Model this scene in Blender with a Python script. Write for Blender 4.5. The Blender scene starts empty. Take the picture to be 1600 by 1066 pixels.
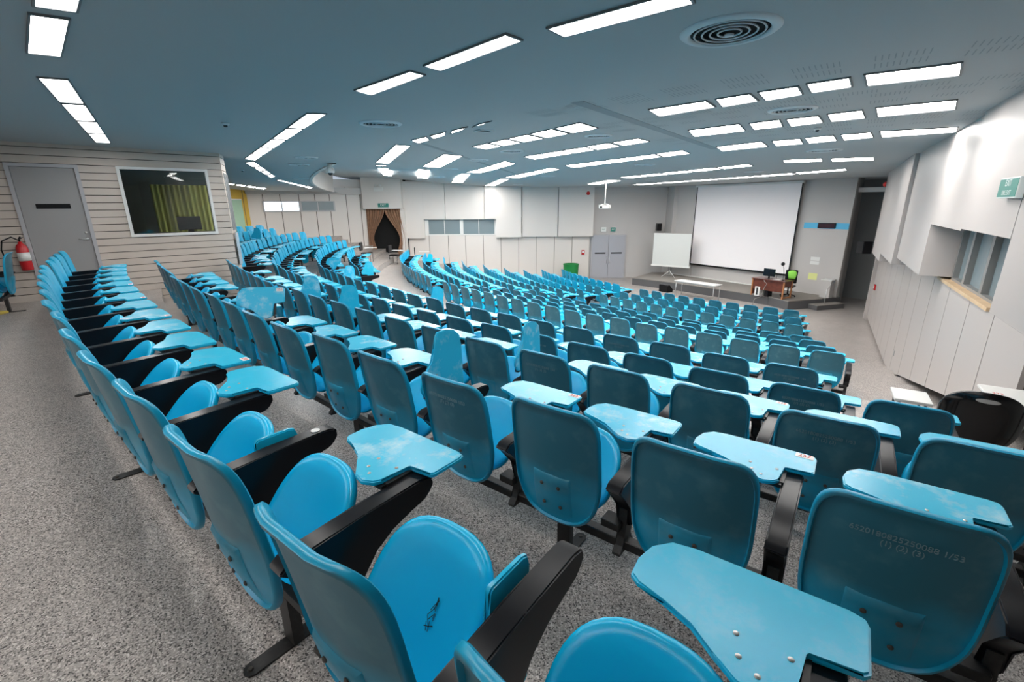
import bpy, bmesh, math, random
from mathutils import Vector, Matrix
random.seed(7)
PI = math.pi
R = math.radians
SC = bpy.context.scene
COL = SC.collection

# ------------------------------------------------------------------ camera, world, exposure
cam_d = bpy.data.cameras.new('camera')
cam_d.sensor_width = 36.0
cam_d.lens = 719.5 * 36.0 / 1600.0
cam_d.clip_start = 0.02
cam_d.clip_end = 200
cam = bpy.data.objects.new('camera', cam_d)
COL.objects.link(cam)
_p, _r = 0.28634, -0.00831
_fw = Vector((0, math.cos(_p), -math.sin(_p)))
_rt = Vector((1, 0, 0))
_up = _rt.cross(_fw)
_rt2 = math.cos(_r) * _rt + math.sin(_r) * _up
_up2 = -math.sin(_r) * _rt + math.cos(_r) * _up
m = Matrix((_rt2, _up2, -_fw)).transposed().to_4x4()
m.translation = Vector((0, 0, 1.55))
cam.matrix_world = m
SC.camera = cam

world = bpy.data.worlds.new('world')
SC.world = world
world.use_nodes = True
world.node_tree.nodes['Background'].inputs[0].default_value = (0.75, 0.85, 1.0, 1)
world.node_tree.nodes['Background'].inputs[1].default_value = 0.6
SC.view_settings.view_transform = 'Standard'
SC.view_settings.look = 'None'
SC.view_settings.gamma = 1.0
SC.view_settings.use_curve_mapping = False
SC.view_settings.exposure = 0.0
LAMP = 21.0

# ------------------------------------------------------------------ geometry of the hall
CX, CY = 21.175, 29.353                      # centre of the seating arcs
def pol(r, a):
    return CX + r * math.cos(R(a)), CY + r * math.sin(R(a))
def sm(x):
    x = min(1, max(0, x)); return x * x * (3 - 2 * x)
RF = 30.7
def ceil_z(x, y):
    r = math.hypot(x - CX, y - CY); a = math.degrees(math.atan2(y - CY, x - CX))
    if a > 0: a -= 360
    if r > RF:
        return 2.62 - .022 * max(0, y - 12)
    return ceil_in(r, a)
def ceil_in(r, a):
    return 2.62 - .12 * sm((24 - r) / 8) + .50 * sm((-146 - a) / 20) * sm((r - 22) / 8)
# rows: name -> (radius of the backs, floor height)
TIERS = [(34.68, 0.0), (33.53, -0.2), (32.55, -0.41), (31.42, -0.62), (30.28, -0.83), (29.1, -1.04),
         (27.91, -1.30), (26.90, -1.56), (25.79, -1.75), (24.65, -1.95), (23.53, -2.15), (22.38, -2.35),
         (21.30, -2.55)]
def floor_z(r):
    z = 0.0
    for rr, zz in TIERS:
        if r > rr: return zz
    return -2.68

# ------------------------------------------------------------------ materials
def mat(name, base, rough=.5, metal=0.0, spec=.5, coat=0.0, noise=None, bump=None, emit=None, trans=0.0, alpha=1.0):
    """noise=(scale, colour2, low, high) mixes a second colour in; bump=(scale, strength)"""
    M = bpy.data.materials.new(name); M.use_nodes = True
    nt = M.node_tree; N = nt.nodes; L = nt.links
    b = N['Principled BSDF']
    b.inputs['Base Color'].default_value = (*base, 1)
    b.inputs['Roughness'].default_value = rough
    b.inputs['Metallic'].default_value = metal
    b.inputs['Specular IOR Level'].default_value = spec
    b.inputs['Coat Weight'].default_value = coat
    b.inputs['Transmission Weight'].default_value = trans
    b.inputs['Alpha'].default_value = alpha
    tc = N.new('ShaderNodeTexCoord')
    if noise:
        n = N.new('ShaderNodeTexNoise'); n.inputs['Scale'].default_value = noise[0]; n.inputs['Detail'].default_value = 6
        r = N.new('ShaderNodeValToRGB')
        r.color_ramp.elements[0].position = noise[2]; r.color_ramp.elements[0].color = (*base, 1)
        r.color_ramp.elements[1].position = noise[3]; r.color_ramp.elements[1].color = (*noise[1], 1)
        L.new(tc.outputs['Object'], n.inputs['Vector']); L.new(n.outputs['Fac'], r.inputs['Fac'])
        L.new(r.outputs['Color'], b.inputs['Base Color'])
    if bump:
        n2 = N.new('ShaderNodeTexNoise'); n2.inputs['Scale'].default_value = bump[0]; n2.inputs['Detail'].default_value = 3
        bp = N.new('ShaderNodeBump'); bp.inputs['Strength'].default_value = bump[1]; bp.inputs['Distance'].default_value = .01
        L.new(tc.outputs['Object'], n2.inputs['Vector']); L.new(n2.outputs['Fac'], bp.inputs['Height']); L.new(bp.outputs['Normal'], b.inputs['Normal'])
    if emit:
        b.inputs['Emission Color'].default_value = (*emit[:3], 1); b.inputs['Emission Strength'].default_value = emit[3]
    return M

M = {}
M['seat'] = mat('blue_plastic', (.002, .50, .84), .27, noise=(3.0, (.003, .54, .88), .35, .75))
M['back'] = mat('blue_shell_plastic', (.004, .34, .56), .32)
def rear_grime_shade(Mt):
    """worn dark rub band and pale scuffs on the shell backs, fixed to the shell; rear shade is put into the colour too"""
    nt = Mt.node_tree; N = nt.nodes; L = nt.links; b = N['Principled BSDF']; tc = N['Texture Coordinate'] if 'Texture Coordinate' in N else N.new('ShaderNodeTexCoord')
    geo = N.new('ShaderNodeSeparateXYZ'); L.new(tc.outputs['Object'], geo.inputs[0])
    oi = N.new('ShaderNodeObjectInfo')
    n = N.new('ShaderNodeTexNoise'); n.inputs['Scale'].default_value = 6; n.inputs['Detail'].default_value = 5; n.noise_dimensions = '4D'
    L.new(tc.outputs['Object'], n.inputs['Vector']); L.new(oi.outputs['Random'], n.inputs['W'])
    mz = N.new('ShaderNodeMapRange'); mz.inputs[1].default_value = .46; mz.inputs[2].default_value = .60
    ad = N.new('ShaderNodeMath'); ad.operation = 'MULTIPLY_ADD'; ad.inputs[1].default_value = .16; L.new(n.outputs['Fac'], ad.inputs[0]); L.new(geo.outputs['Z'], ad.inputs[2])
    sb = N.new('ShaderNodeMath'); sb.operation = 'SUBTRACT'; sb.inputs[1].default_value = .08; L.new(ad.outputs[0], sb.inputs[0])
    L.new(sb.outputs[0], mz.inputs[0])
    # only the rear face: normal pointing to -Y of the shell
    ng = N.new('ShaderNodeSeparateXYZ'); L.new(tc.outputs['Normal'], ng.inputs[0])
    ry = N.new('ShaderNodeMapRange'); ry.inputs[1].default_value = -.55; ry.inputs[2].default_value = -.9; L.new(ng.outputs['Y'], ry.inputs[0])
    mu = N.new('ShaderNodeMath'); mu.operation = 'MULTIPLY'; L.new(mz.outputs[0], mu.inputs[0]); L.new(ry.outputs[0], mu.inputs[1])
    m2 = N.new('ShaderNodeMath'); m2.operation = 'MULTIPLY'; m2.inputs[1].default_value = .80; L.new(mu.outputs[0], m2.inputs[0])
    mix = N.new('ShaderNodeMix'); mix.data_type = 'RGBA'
    mix.inputs[6].default_value = (.004, .34, .56, 1); mix.inputs[7].default_value = (.028, .105, .135, 1)  # dark tone holds rubbed dirt and the painted shade of the rear
    L.new(m2.outputs[0], mix.inputs[0])
    n3 = N.new('ShaderNodeTexNoise'); n3.inputs['Scale'].default_value = 9; n3.inputs['Detail'].default_value = 8; n3.noise_dimensions = '4D'
    L.new(tc.outputs['Object'], n3.inputs['Vector']); L.new(oi.outputs['Random'], n3.inputs['W'])
    r3 = N.new('ShaderNodeMapRange'); r3.inputs[1].default_value = .52; r3.inputs[2].default_value = .8; r3.inputs[4].default_value = .35; L.new(n3.outputs['Fac'], r3.inputs[0])
    m4 = N.new('ShaderNodeMath'); m4.operation = 'MULTIPLY'; L.new(r3.outputs[0], m4.inputs[0]); L.new(ry.outputs[0], m4.inputs[1])
    mix2 = N.new('ShaderNodeMix'); mix2.data_type = 'RGBA'; mix2.inputs[7].default_value = (.20, .42, .47, 1)
    L.new(mix.outputs[2], mix2.inputs[6]); L.new(m4.outputs[0], mix2.inputs[0]); L.new(mix2.outputs[2], b.inputs['Base Color'])
rear_grime_shade(M['back'])
M['tablet'] = mat('pale_blue_board', (.014, .50, .76), .27)
def wear_and_sheen(Mt, base, pale):
    nt = Mt.node_tree; N = nt.nodes; L = nt.links; b = N['Principled BSDF']; tc = N['Texture Coordinate']
    oi = N.new('ShaderNodeObjectInfo')
    n = N.new('ShaderNodeTexNoise'); n.inputs['Scale'].default_value = 7; n.inputs['Detail'].default_value = 9; n.inputs['Roughness'].default_value = .66; n.noise_dimensions = '4D'
    L.new(tc.outputs['Object'], n.inputs['Vector'])
    mw = N.new('ShaderNodeMath'); mw.operation = 'MULTIPLY'; mw.inputs[1].default_value = 19; L.new(oi.outputs['Random'], mw.inputs[0]); L.new(mw.outputs[0], n.inputs['W'])
    r = N.new('ShaderNodeMapRange'); r.inputs[1].default_value = .50; r.inputs[2].default_value = .66; r.inputs[3].default_value = .05; r.inputs[4].default_value = .80; L.new(n.outputs['Fac'], r.inputs[0])  # worn patches, plus faint even paleness painting gloss onto the top
    mix = N.new('ShaderNodeMix'); mix.data_type = 'RGBA'; mix.inputs[6].default_value = (*base, 1); mix.inputs[7].default_value = (*pale, 1)
    nn = N.new('ShaderNodeSeparateXYZ'); L.new(tc.outputs['Normal'], nn.inputs[0])
    up_ = N.new('ShaderNodeMapRange'); up_.inputs[1].default_value = .6; up_.inputs[2].default_value = .8; L.new(nn.outputs['Z'], up_.inputs[0])
    mm_ = N.new('ShaderNodeMath'); mm_.operation = 'MULTIPLY'; L.new(r.outputs[0], mm_.inputs[0]); L.new(up_.outputs[0], mm_.inputs[1])
    rr_ = N.new('ShaderNodeMapRange'); rr_.inputs[1].default_value = .35; rr_.inputs[2].default_value = .75; rr_.inputs[3].default_value = .15; L.new(oi.outputs['Random'], rr_.inputs[0])
    m9 = N.new('ShaderNodeMath'); m9.operation = 'MULTIPLY'; L.new(mm_.outputs[0], m9.inputs[0]); L.new(rr_.outputs[0], m9.inputs[1])
    L.new(m9.outputs[0], mix.inputs[0]); L.new(mix.outputs[2], b.inputs['Base Color'])
wear_and_sheen(M['tablet'], (.012, .50, .76), (.50, .76, .84))
M['black'] = mat('black_plastic', (.006, .006, .008), .30, spec=.28)
M['blacksteel'] = mat('black_painted_steel', (.014, .013, .013), .42, noise=(40, (.03, .028, .026), .5, .8))
M['blackgloss'] = mat('black_gloss', (.008, .008, .009), .12)
M['screw'] = mat('zinc_screw', (.45, .45, .43), .35, 1.0)
M['screwrust'] = mat('dull_screw', (.10, .09, .08), .5, .6)
M['sticker'] = mat('white_sticker', (.75, .74, .72), .4)
M['redink'] = mat('red_ink', (.60, .05, .04), .5)
M['greyink'] = mat('grey_stencil_paint', (.16, .27, .31), .6)
M['ceil'] = mat('grey_blue_ceiling_paint', (.38, .405, .41), .75, bump=(1.2, .06))
M['slot'] = mat('acoustic_slot_dark', (.27, .30, .31), .9)
M['frame'] = mat('lamp_frame_grey', (.16, .17, .18), .5, .2)
M['lamp'] = mat('lamp_diffuser', (.9, .9, .9), .4, emit=(1.0, .965, .93, LAMP))
M['vent'] = mat('vent_paint', (.55, .60, .62), .45)
M['darkmetal'] = mat('vent_inner_dark', (.02, .022, .025), .6)
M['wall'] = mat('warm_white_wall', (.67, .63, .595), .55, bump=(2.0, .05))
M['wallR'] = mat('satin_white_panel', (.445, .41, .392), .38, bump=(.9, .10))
M['wallG'] = mat('grey_wall_paint', (.50, .48, .465), .6)
M['wallD'] = mat('dark_grey_wall', (.27, .275, .27), .6)
M['seam'] = mat('panel_gap', (.16, .145, .12), .8)
M['clap'] = mat('cream_clapboard', (.56, .49, .435), .5, noise=(2, (.52, .455, .40), .4, .7))
M['clapgap'] = mat('clapboard_groove', (.07, .06, .05), .8)
M['door'] = mat('lilac_grey_door', (.38, .39, .43), .45)
M['doorgrey'] = mat('warm_grey_door', (.31, .305, .305), .45)
M['winframe'] = mat('grey_window_frame', (.22, .22, .215), .4)
M['jamb'] = mat('light_grey_jamb', (.42, .42, .44), .4)
M['alu'] = mat('aluminium', (.55, .56, .57), .3, .8)
M['glassdark'] = mat('window_glass', (.9, .95, .93), .02, trans=1.0, spec=.8)
M['frost'] = mat('frosted_blue_pane', (.21, .26, .28), .25)
M['daypane'] = mat('daylit_pane', (.8, .85, .88), .3, emit=(.80, .90, 1.0, 1.6))
M['yellow'] = mat('yellow_wall', (.62, .40, .05), .6)
M['green_curtain'] = mat('pale_green_curtain', (.33, .48, .36), .8)
M['yellow_curtain'] = mat('yellow_green_curtain', (.42, .43, .12), .8)
M['booth_in'] = mat('booth_interior_grey', (.10, .11, .10), .8)
M['wood'] = mat('pale_wood_sill', (.58, .42, .26), .5, noise=(6, (.48, .33, .19), .4, .7))
M['deskwood'] = mat('mahogany_wood', (.13, .032, .018), .35, noise=(5, (.08, .02, .012), .4, .7))
M['legwood'] = mat('orange_wood_leg', (.38, .16, .06), .4)
M['stage'] = mat('stage_carpet_grey', (.24, .22, .20), .75)
M['stageside'] = mat('stage_side_grey', (.095, .095, .10), .6)
M['whiteplain'] = mat('white_plain', (.72, .72, .70), .4)
M['screen'] = mat('projection_screen_fabric', (.90, .87, .88), .8)
M['screenpanel'] = mat('white_screen_panel', (.62, .64, .62), .6)
M['brown'] = mat('brown_curtain_fabric', (.30, .165, .10), .85, noise=(8, (.22, .12, .075), .4, .7))
M['greenbin'] = mat('green_plastic', (.01, .22, .05), .4)
M['red'] = mat('red_enamel', (.50, .015, .02), .25)
M['redlight'] = mat('red_plastic', (.55, .02, .02), .3)
M['lcd'] = mat('dark_screen', (.01, .011, .014), .15)
M['cyan'] = mat('sky_blue_band', (.10, .48, .75), .5)
M['signgreen'] = mat('sign_green', (.02, .20, .16), .4)
M['signwhite'] = mat('sign_white', (.75, .78, .76), .4)
M['lime'] = mat('lime_fabric', (.30, .75, .10), .7)
M['paleyellow'] = mat('yellow_paper', (.70, .74, .30), .7)
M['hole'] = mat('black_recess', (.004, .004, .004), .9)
M['cable'] = mat('grey_cable', (.25, .24, .23), .5)
M['clockred'] = mat('dark_red_display', (.05, .006, .006), .2)
M['yellowthing'] = mat('yellow_fabric', (.60, .48, .10), .7)
M['wrap'] = mat('cloudy_plastic_wrap', (.55, .57, .60), .18)

def floor_material():
    Mt = bpy.data.materials.new('terrazzo'); Mt.use_nodes = True
    nt = Mt.node_tree; N = nt.nodes; L = nt.links; b = N['Principled BSDF']
    tc = N.new('ShaderNodeTexCoord')
    v = N.new('ShaderNodeTexVoronoi'); v.inputs['Scale'].default_value = 200; v.feature = 'F1'
    L.new(tc.outputs['Object'], v.inputs['Vector'])
    sx = N.new('ShaderNodeSeparateColor'); L.new(v.outputs['Color'], sx.inputs[0])
    r = N.new('ShaderNodeValToRGB'); e = r.color_ramp.elements
    r.color_ramp.interpolation = 'CONSTANT'
    e[0].position = 0; e[0].color = (.06, .054, .05, 1)
    e[1].position = .14; e[1].color = (.24, .215, .20, 1)
    for p, c in ((.34, (.41, .37, .345)), (.78, (.58, .53, .495)), (.94, (.72, .68, .65))):
        q = e.new(p); q.color = (*c, 1)
    L.new(sx.outputs[0], r.inputs['Fac'])
    n = N.new('ShaderNodeTexNoise'); n.inputs['Scale'].default_value = .7; n.inputs['Detail'].default_value = 4
    L.new(tc.outputs['Object'], n.inputs['Vector'])
    mr = N.new('ShaderNodeMapRange'); mr.inputs[3].default_value = .82; mr.inputs[4].default_value = 1.08; L.new(n.outputs['Fac'], mr.inputs[0])
    mx = N.new('ShaderNodeMix'); mx.data_type = 'RGBA'; mx.blend_type = 'MULTIPLY'; mx.inputs[0].default_value = 1
    cb = N.new('ShaderNodeCombineColor')
    for i in range(3): L.new(mr.outputs[0], cb.inputs[i])
    L.new(r.outputs['Color'], mx.inputs[6]); L.new(cb.outputs[0], mx.inputs[7]); L.new(mx.outputs[2], b.inputs['Base Color'])
    b.inputs['Roughness'].default_value = .33
    n2 = N.new('ShaderNodeTexNoise'); n2.inputs['Scale'].default_value = 2.5; n2.inputs['Detail'].default_value = 5
    L.new(tc.outputs['Object'], n2.inputs['Vector'])
    mr2 = N.new('ShaderNodeMapRange'); mr2.inputs[3].default_value = .22; mr2.inputs[4].default_value = .5; L.new(n2.outputs['Fac'], mr2.inputs[0]); L.new(mr2.outputs[0], b.inputs['Roughness'])
    return Mt
M['floor'] = floor_material()

# ------------------------------------------------------------------ mesh helpers
def link(name, me, material=None, parent=None, smooth=False):
    if material is not None:
        for mm in (material if isinstance(material, (list, tuple)) else [material]): me.materials.append(mm)
    o = bpy.data.objects.new(name, me); COL.objects.link(o)
    if parent: o.parent = parent
    if smooth:
        for p in me.polygons: p.use_smooth = True
    return o
def finish(name, bm, material=None, parent=None, smooth=False, angle=None):
    bmesh.ops.recalc_face_normals(bm, faces=bm.faces)
    me = bpy.data.meshes.new(name); bm.to_mesh(me); bm.free()
    o = link(name, me, material, parent, smooth or angle is not None)
    if angle is not None:
        try: me.set_sharp_from_angle(angle=R(angle))
        except Exception: pass
    return o
def add_box(bm, x0, x1, y0, y1, z0, z1, T=None, mi=0):
    vs = [bm.verts.new(Vector((x, y, z)) if T is None else T @ Vector((x, y, z))) for x in (x0, x1) for y in (y0, y1) for z in (z0, z1)]
    fs = []
    for f in ((0, 1, 3, 2), (4, 6, 7, 5), (0, 4, 5, 1), (2, 3, 7, 6), (0, 2, 6, 4), (1, 5, 7, 3)):
        fc = bm.faces.new([vs[i] for i in f]); fc.material_index = mi; fs.append(fc)
    return vs
def box(name, x0, x1, y0, y1, z0, z1, material, parent=None, T=None, bevel=0):
    bm = bmesh.new(); add_box(bm, x0, x1, y0, y1, z0, z1, T)
    if bevel: bmesh.ops.bevel(bm, geom=bm.edges[:], offset=bevel, segments=2, affect='EDGES', clamp_overlap=True)
    return finish(name, bm, material, parent, angle=40 if bevel else None)
def add_prism(bm, pts, f0, f1, mi=0):
    """pts 2-D outline; f0/f1 map a 2-D point to the two caps"""
    a = [bm.verts.new(f0(*p)) for p in pts]; b = [bm.verts.new(f1(*p)) for p in pts]
    n = len(pts)
    x = bm.faces.new(a); y = bm.faces.new(b[::-1]); x.material_index = y.material_index = mi
    for i in range(n):
        f = bm.faces.new((a[i], b[i], b[(i + 1) % n], a[(i + 1) % n])); f.material_index = mi
def add_tube(bm, pts, rad, n=8, cap=True):
    pts = [Vector(p) for p in pts]; rings = []
    for i, p in enumerate(pts):
        d = (pts[min(i + 1, len(pts) - 1)] - pts[max(i - 1, 0)]).normalized()
        u = d.orthogonal().normalized() if i == 0 else (pu - d * pu.dot(d)).normalized()
        pu = u; v = d.cross(u); rr = rad[i] if isinstance(rad, (list, tuple)) else rad
        rings.append([bm.verts.new(p + (u * math.cos(2 * PI * k / n) + v * math.sin(2 * PI * k / n)) * rr) for k in range(n)])
    for a, b in zip(rings, rings[1:]):
        for k in range(n): bm.faces.new((a[k], a[(k + 1) % n], b[(k + 1) % n], b[k]))
    if cap: bm.faces.new(rings[0][::-1]); bm.faces.new(rings[-1])
def add_lathe(bm, prof, o=(0, 0, 0), n=24, T=None, cap=True):
    rings = []
    for r, z in prof:
        ring = []
        for k in range(n):
            v = Vector((o[0] + r * math.cos(2 * PI * k / n), o[1] + r * math.sin(2 * PI * k / n), o[2] + z))
            ring.append(bm.verts.new(T @ v if T else v))
        rings.append(ring)
    for a, b in zip(rings, rings[1:]):
        for k in range(n): bm.faces.new((a[k], a[(k + 1) % n], b[(k + 1) % n], b[k]))
    if cap and prof[0][0] > 1e-5: bm.faces.new(rings[0][::-1])
    if cap and prof[-1][0] > 1e-5: bm.faces.new(rings[-1])
def empty(name, loc=(0, 0, 0), rz=0, label=None, cat=None, group=None):
    o = bpy.data.objects.new(name, None); COL.objects.link(o); o.location = loc; o.rotation_euler = (0, 0, rz)
    o.empty_display_size = .1
    return tag(o, label, cat, group)
def tag(o, label=None, cat=None, group=None, kind=None):
    if label: o['label'] = label
    if cat: o['category'] = cat
    if group: o['group'] = group
    if kind: o['kind'] = kind
    return o
def struct(o): o['kind'] = 'structure'; return o
def frame_T(origin, along, z=0):
    """local x runs along the wall, local y out of it to the left of 'along', z up"""
    a = Vector((along[0], along[1], 0)).normalized(); n = Vector((-a.y, a.x, 0))
    T = Matrix(((a.x, n.x, 0, origin[0]), (a.y, n.y, 0, origin[1]), (0, 0, 1, z), (0, 0, 0, 1)))
    return T
def text_mesh(name, body, size, material, parent=None, T=None, extrude=.0006, align='CENTER'):
    cu = bpy.data.curves.new(name, 'FONT'); cu.body = body; cu.size = size; cu.align_x = align; cu.align_y = 'CENTER'; cu.extrude = extrude
    ob = bpy.data.objects.new(name, cu); COL.objects.link(ob)
    dg = bpy.context.evaluated_depsgraph_get(); dg.update()
    me = bpy.data.meshes.new_from_object(ob.evaluated_get(dg))
    bpy.data.objects.remove(ob); me.name = name
    if T is not None: me.transform(T)
    me.materials.clear()
    return link(name, me, material, parent)

# ------------------------------------------------------------------ the shell of the hall
def interp(x, xs, ys):
    if x <= xs[0]: return ys[0]
    for i in range(1, len(xs)):
        if x <= xs[i]:
            t = (x - xs[i - 1]) / (xs[i] - xs[i - 1]); return ys[i - 1] + (ys[i] - ys[i - 1]) * t
    return ys[-1]
WG = ([-170, -166, -163, -160, -155, -150, -146], [2.6, 2.0, 1.38, 1.05, .62, .28, 0])
WH = ([19, 24.5, 27.8, 30.2, 32.5, 33.5, 34.6, 36.5], [.08, .15, .33, .62, 1.0, 1.15, 1.5, 1.45])
def warp(r, a): return r - interp(a, *WG) * interp(r, *WH) - (.30 * max(0, 1 - abs(a + 147.2) / 2.2) if 33 < r < 33.5 else 0)
def rp(r, a): return pol(warp(r, a), a)
def make_floor():
    bm = bmesh.new()
    edges = [46.0] + [t[0] for t in TIERS] + [0.5]
    zs = [t[1] for t in TIERS] + [-2.68]
    A = [-100 - 2.5 * k for k in range(41)]
    prev = None
    for i, z in enumerate(zs):
        top = [bm.verts.new((*rp(edges[i], a), z)) for a in A]
        bot = [bm.verts.new((*rp(edges[i + 1], a), z)) for a in A]
        if prev:
            for k in range(len(A) - 1): bm.faces.new((prev[k], prev[k + 1], top[k + 1], top[k]))
        for k in range(len(A) - 1): bm.faces.new((top[k], top[k + 1], bot[k + 1], bot[k]))
        prev = bot
    struct(finish('floor', bm, M['floor']))
make_floor()

def make_ceiling():
    bm = bmesh.new()
    A = [-100 - 2.0 * k for k in range(56)]
    Rr = [4 + .89 * k for k in range(31)]; Rr[-1] = RF
    g = [[bm.verts.new((*pol(r, a), ceil_in(r, a))) for a in A] for r in Rr]
    for i in range(len(Rr) - 1):
        for k in range(len(A) - 1): bm.faces.new((g[i][k], g[i][k + 1], g[i + 1][k + 1], g[i + 1][k]))
    last = None
    for r in (RF, 33, 36, 40, 46):
        row = []
        for a in A:
            x, y = pol(r, a); row.append(bm.verts.new((x, y, 2.62 - .022 * max(0, y - 12))))
        if last:
            for k in range(len(A) - 1): bm.faces.new((last[k], last[k + 1], row[k + 1], row[k]))
        last = row
    o = finish('ceiling', bm, M['ceil'])
    struct(o)
    # curved white fascia where the back ceiling drops
    bm = bmesh.new(); n = 48
    prev = None
    for k in range(n + 1):
        a = -146.5 - 26 * k / n
        x, y = pol(RF - .03, a); z0 = 2.62 - .022 * max(0, y - 12) - .03; z1 = ceil_in(RF, a) + .01
        x2, y2 = pol(RF + .06, a)
        q = [bm.verts.new(v) for v in ((x, y, z0), (x, y, z1), (x2, y2, z1), (x2, y2, z0))]
        if prev:
            for j in range(4): bm.faces.new((prev[j], prev[(j + 1) % 4], q[(j + 1) % 4], q[j]))
        prev = q
    struct(finish('trim_1', bm, M['wall'], smooth=False))
make_ceiling()

def wall(name, p, q, z0, z1, material, thick=.12):
    """slab whose visible face is the line p-q; the body lies to the right of p->q"""
    T = frame_T(p, (q[0] - p[0], q[1] - p[1])); L = math.hypot(q[0] - p[0], q[1] - p[1])
    return struct(box(name, 0, L, -thick, 0, z0, z1, material, T=T))

# --- far wall (straight ahead to the left of the screen)
FY = 27.75
X = lambda px: -6.2 + (px - 632) * (10.96 / 293.0)
Tf = frame_T((0, 0), (-1, 0))          # x -> -X, y -> -Y (out of the wall, to the viewer)
def fbox(name, x0, x1, d0, d1, z0, z1, material, parent=None, bevel=0):
    return box(name, x0, x1, FY - d1, FY - d0, z0, z1, material, parent, bevel=bevel)
wl = struct(fbox('wall_far', -6.2, 9.9, -.12, -.02, -2.75, 3.1, M['wallG']))
# lower panels between dark gaps
lower_x = [-6.2, -4.82, -3.70, -2.69, -1.64, -.60, .44, 1.48, 2.55, 3.60, 4.62]
bm = bmesh.new(); add_box(bm, -6.2, 4.62, FY - .03, FY, -2.75, .9)
struct(finish('trim_2', bm, M['seam']))
bm = bmesh.new()
for a, b in zip(lower_x, lower_x[1:]): add_box(bm, a + .014, b - .014, FY - .07, FY - .031, -2.70, -.03 if -4.95 < (a + b) / 2 < -.9 else -.03)
struct(finish('trim_3', bm, M['wall']))
# upper hanging panels (each a little different in depth), cut out around the window
ups = [(-6.2, -3.78, .34, -.24, 2.9), (-3.76, -1.52, .28, .80, 2.9), (-1.50, .60, .40, -.22, 2.9), (.64, 2.70, .30, -.20, 2.62), (2.73, 4.74, .42, -.20, 2.62)]
for i, (a, b, d, z0, z1) in enumerate(ups):
    bm = bmesh.new()
    if i == 0:
        add_box(bm, a, -5.02, FY - d, FY - .03, z0, z1); add_box(bm, -5.018, b, FY - d, FY - .03, .82, z1)
    elif i == 2:
        add_box(bm, -.86, b, FY - d, FY - .03, z0, z1); add_box(bm, a, -.862, FY - d, FY - .03, .82, z1)
    else: add_box(bm, a, b, FY - d, FY - .03, z0, z1)
    struct(finish('trim_%d' % (4 + i), bm, M['wall']))
# window in the far wall
w = struct(empty('window_1', (-2.95, FY - .1, .38)))
def child(o, parent):
    o.parent = parent; o.matrix_parent_inverse = Matrix.Translation(parent.location).inverted() if parent.rotation_euler.z == 0 else parent.matrix_basis.inverted(); return o
child(box('window_frame', -5.02, -.86, FY - .09, FY - .03, -.10, .82, M['whiteplain']), w)
for a, b in ((-4.80, -3.90), (-3.86, -2.98), (-2.78, -1.90), (-1.86, -.98)):
    child(box('window_pane', a, b, FY - .105, FY - .09, -.03, .78, M['frost']), w)
# recess to the right of the panels: header, double door
struct(fbox('trim_10', 4.62, 9.4, .0, .16, 2.15, 2.62, M['wallG']))
d = struct(empty('door_1', (5.7, FY - .06, -2.68)))
child(box('door_frame', 4.72, 6.78, FY - .08, FY - .02, -2.70, -.14, M['jamb']), d)
for s, (a, b) in enumerate(((4.80, 5.735), (5.755, 6.70))):
    lf = child(box('door_leaf', a, b, FY - .12, FY - .08, -2.68, -.21, M['door'], bevel=.004), d)
    vp = box('vision_slot', a + .15, b - .15, FY - .126, FY - .119, -1.24, -1.16, M['hole']); vp.parent = lf
    hx = 5.66 if s == 0 else 5.83
    bm = bmesh.new(); add_tube(bm, [(hx, FY - .12, -1.80), (hx, FY - .18, -1.78), (hx, FY - .18, -1.40), (hx, FY - .12, -1.38)], .014)
    h = finish('door_handle', bm, M['alu'], smooth=True); h.parent = lf

# --- wall with the curtained doorway, deeper left
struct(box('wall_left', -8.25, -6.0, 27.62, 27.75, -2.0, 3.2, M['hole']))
struct(box('trim_11', -8.32, -6.12, 26.95, 27.6, 1.42, 3.25, M['wall']))
struct(box('wall_doorway', -6.30, -6.05, 27.2, 27.75, -2.0, 1.42, M['wall']))
wall('wall_back_left', (-8.25, 27.3), (-13.05, 23.75), -1.4, 3.0, M['wall'])
Tb = frame_T((-8.25, 27.3), (-4.80, -3.55))
bl = math.hypot(4.8, 3.55)
bm = bmesh.new()
for s in (.28, 1.05, 1.95, 2.7, 3.5, 4.4, 5.2): add_box(bm, s, s + .035, .004, .012, -1.3, 2.6, T=Tb)
struct(finish('trim_12', bm, M['seam']))
struct(box('trim_13', 0, bl, .0, .18, 2.20, 2.55, M['wallG'], T=Tb))
w = struct(empty('window_2', (-11.0, 25.3, 1.5)))
child(box('window_frame', 1.72, 5.28, .013, .05, 1.32, 1.86, M['jamb'], T=Tb), w)
for k, (a, b) in enumerate(((1.80, 2.58), (2.64, 3.42), (3.58, 4.36), (4.42, 5.20))):
    child(box('window_pane', a, b, .05, .06, 1.38, 1.82, M['daypane'] if k > 1 else M['frost'], T=Tb), w)
wall('wall_yellow', (-13.0, 23.8), (-13.0, 19.6), -.4, 3.0, M['yellow'])
bm = bmesh.new()
for y in (20.2, 20.75, 21.3, 21.8, 23.4): add_box(bm, -13.0, -12.985, y, y + .03, -.3, 2.7)
struct(finish('trim_14', bm, M['seam']))
g = struct(empty('window_3', (-12.98, 22.1, .9)))
child(box('window_frame', -12.99, -12.93, 22.10, 23.15, .25, 1.95, M['whiteplain']), g)
bm = bmesh.new(); pv = None
for k in range(61):
    y = 22.16 + .93 * k / 60; x = -12.90 + .022 * math.sin(k * 1.05); q = [bm.verts.new((x, y, .3)), bm.verts.new((x, y, 1.9)), bm.verts.new((x - .012, y, 1.9)), bm.verts.new((x - .012, y, .3))]
    if pv:
        for j in range(4): bm.faces.new((pv[j], pv[(j + 1) % 4], q[(j + 1) % 4], q[j]))
    pv = q
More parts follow.
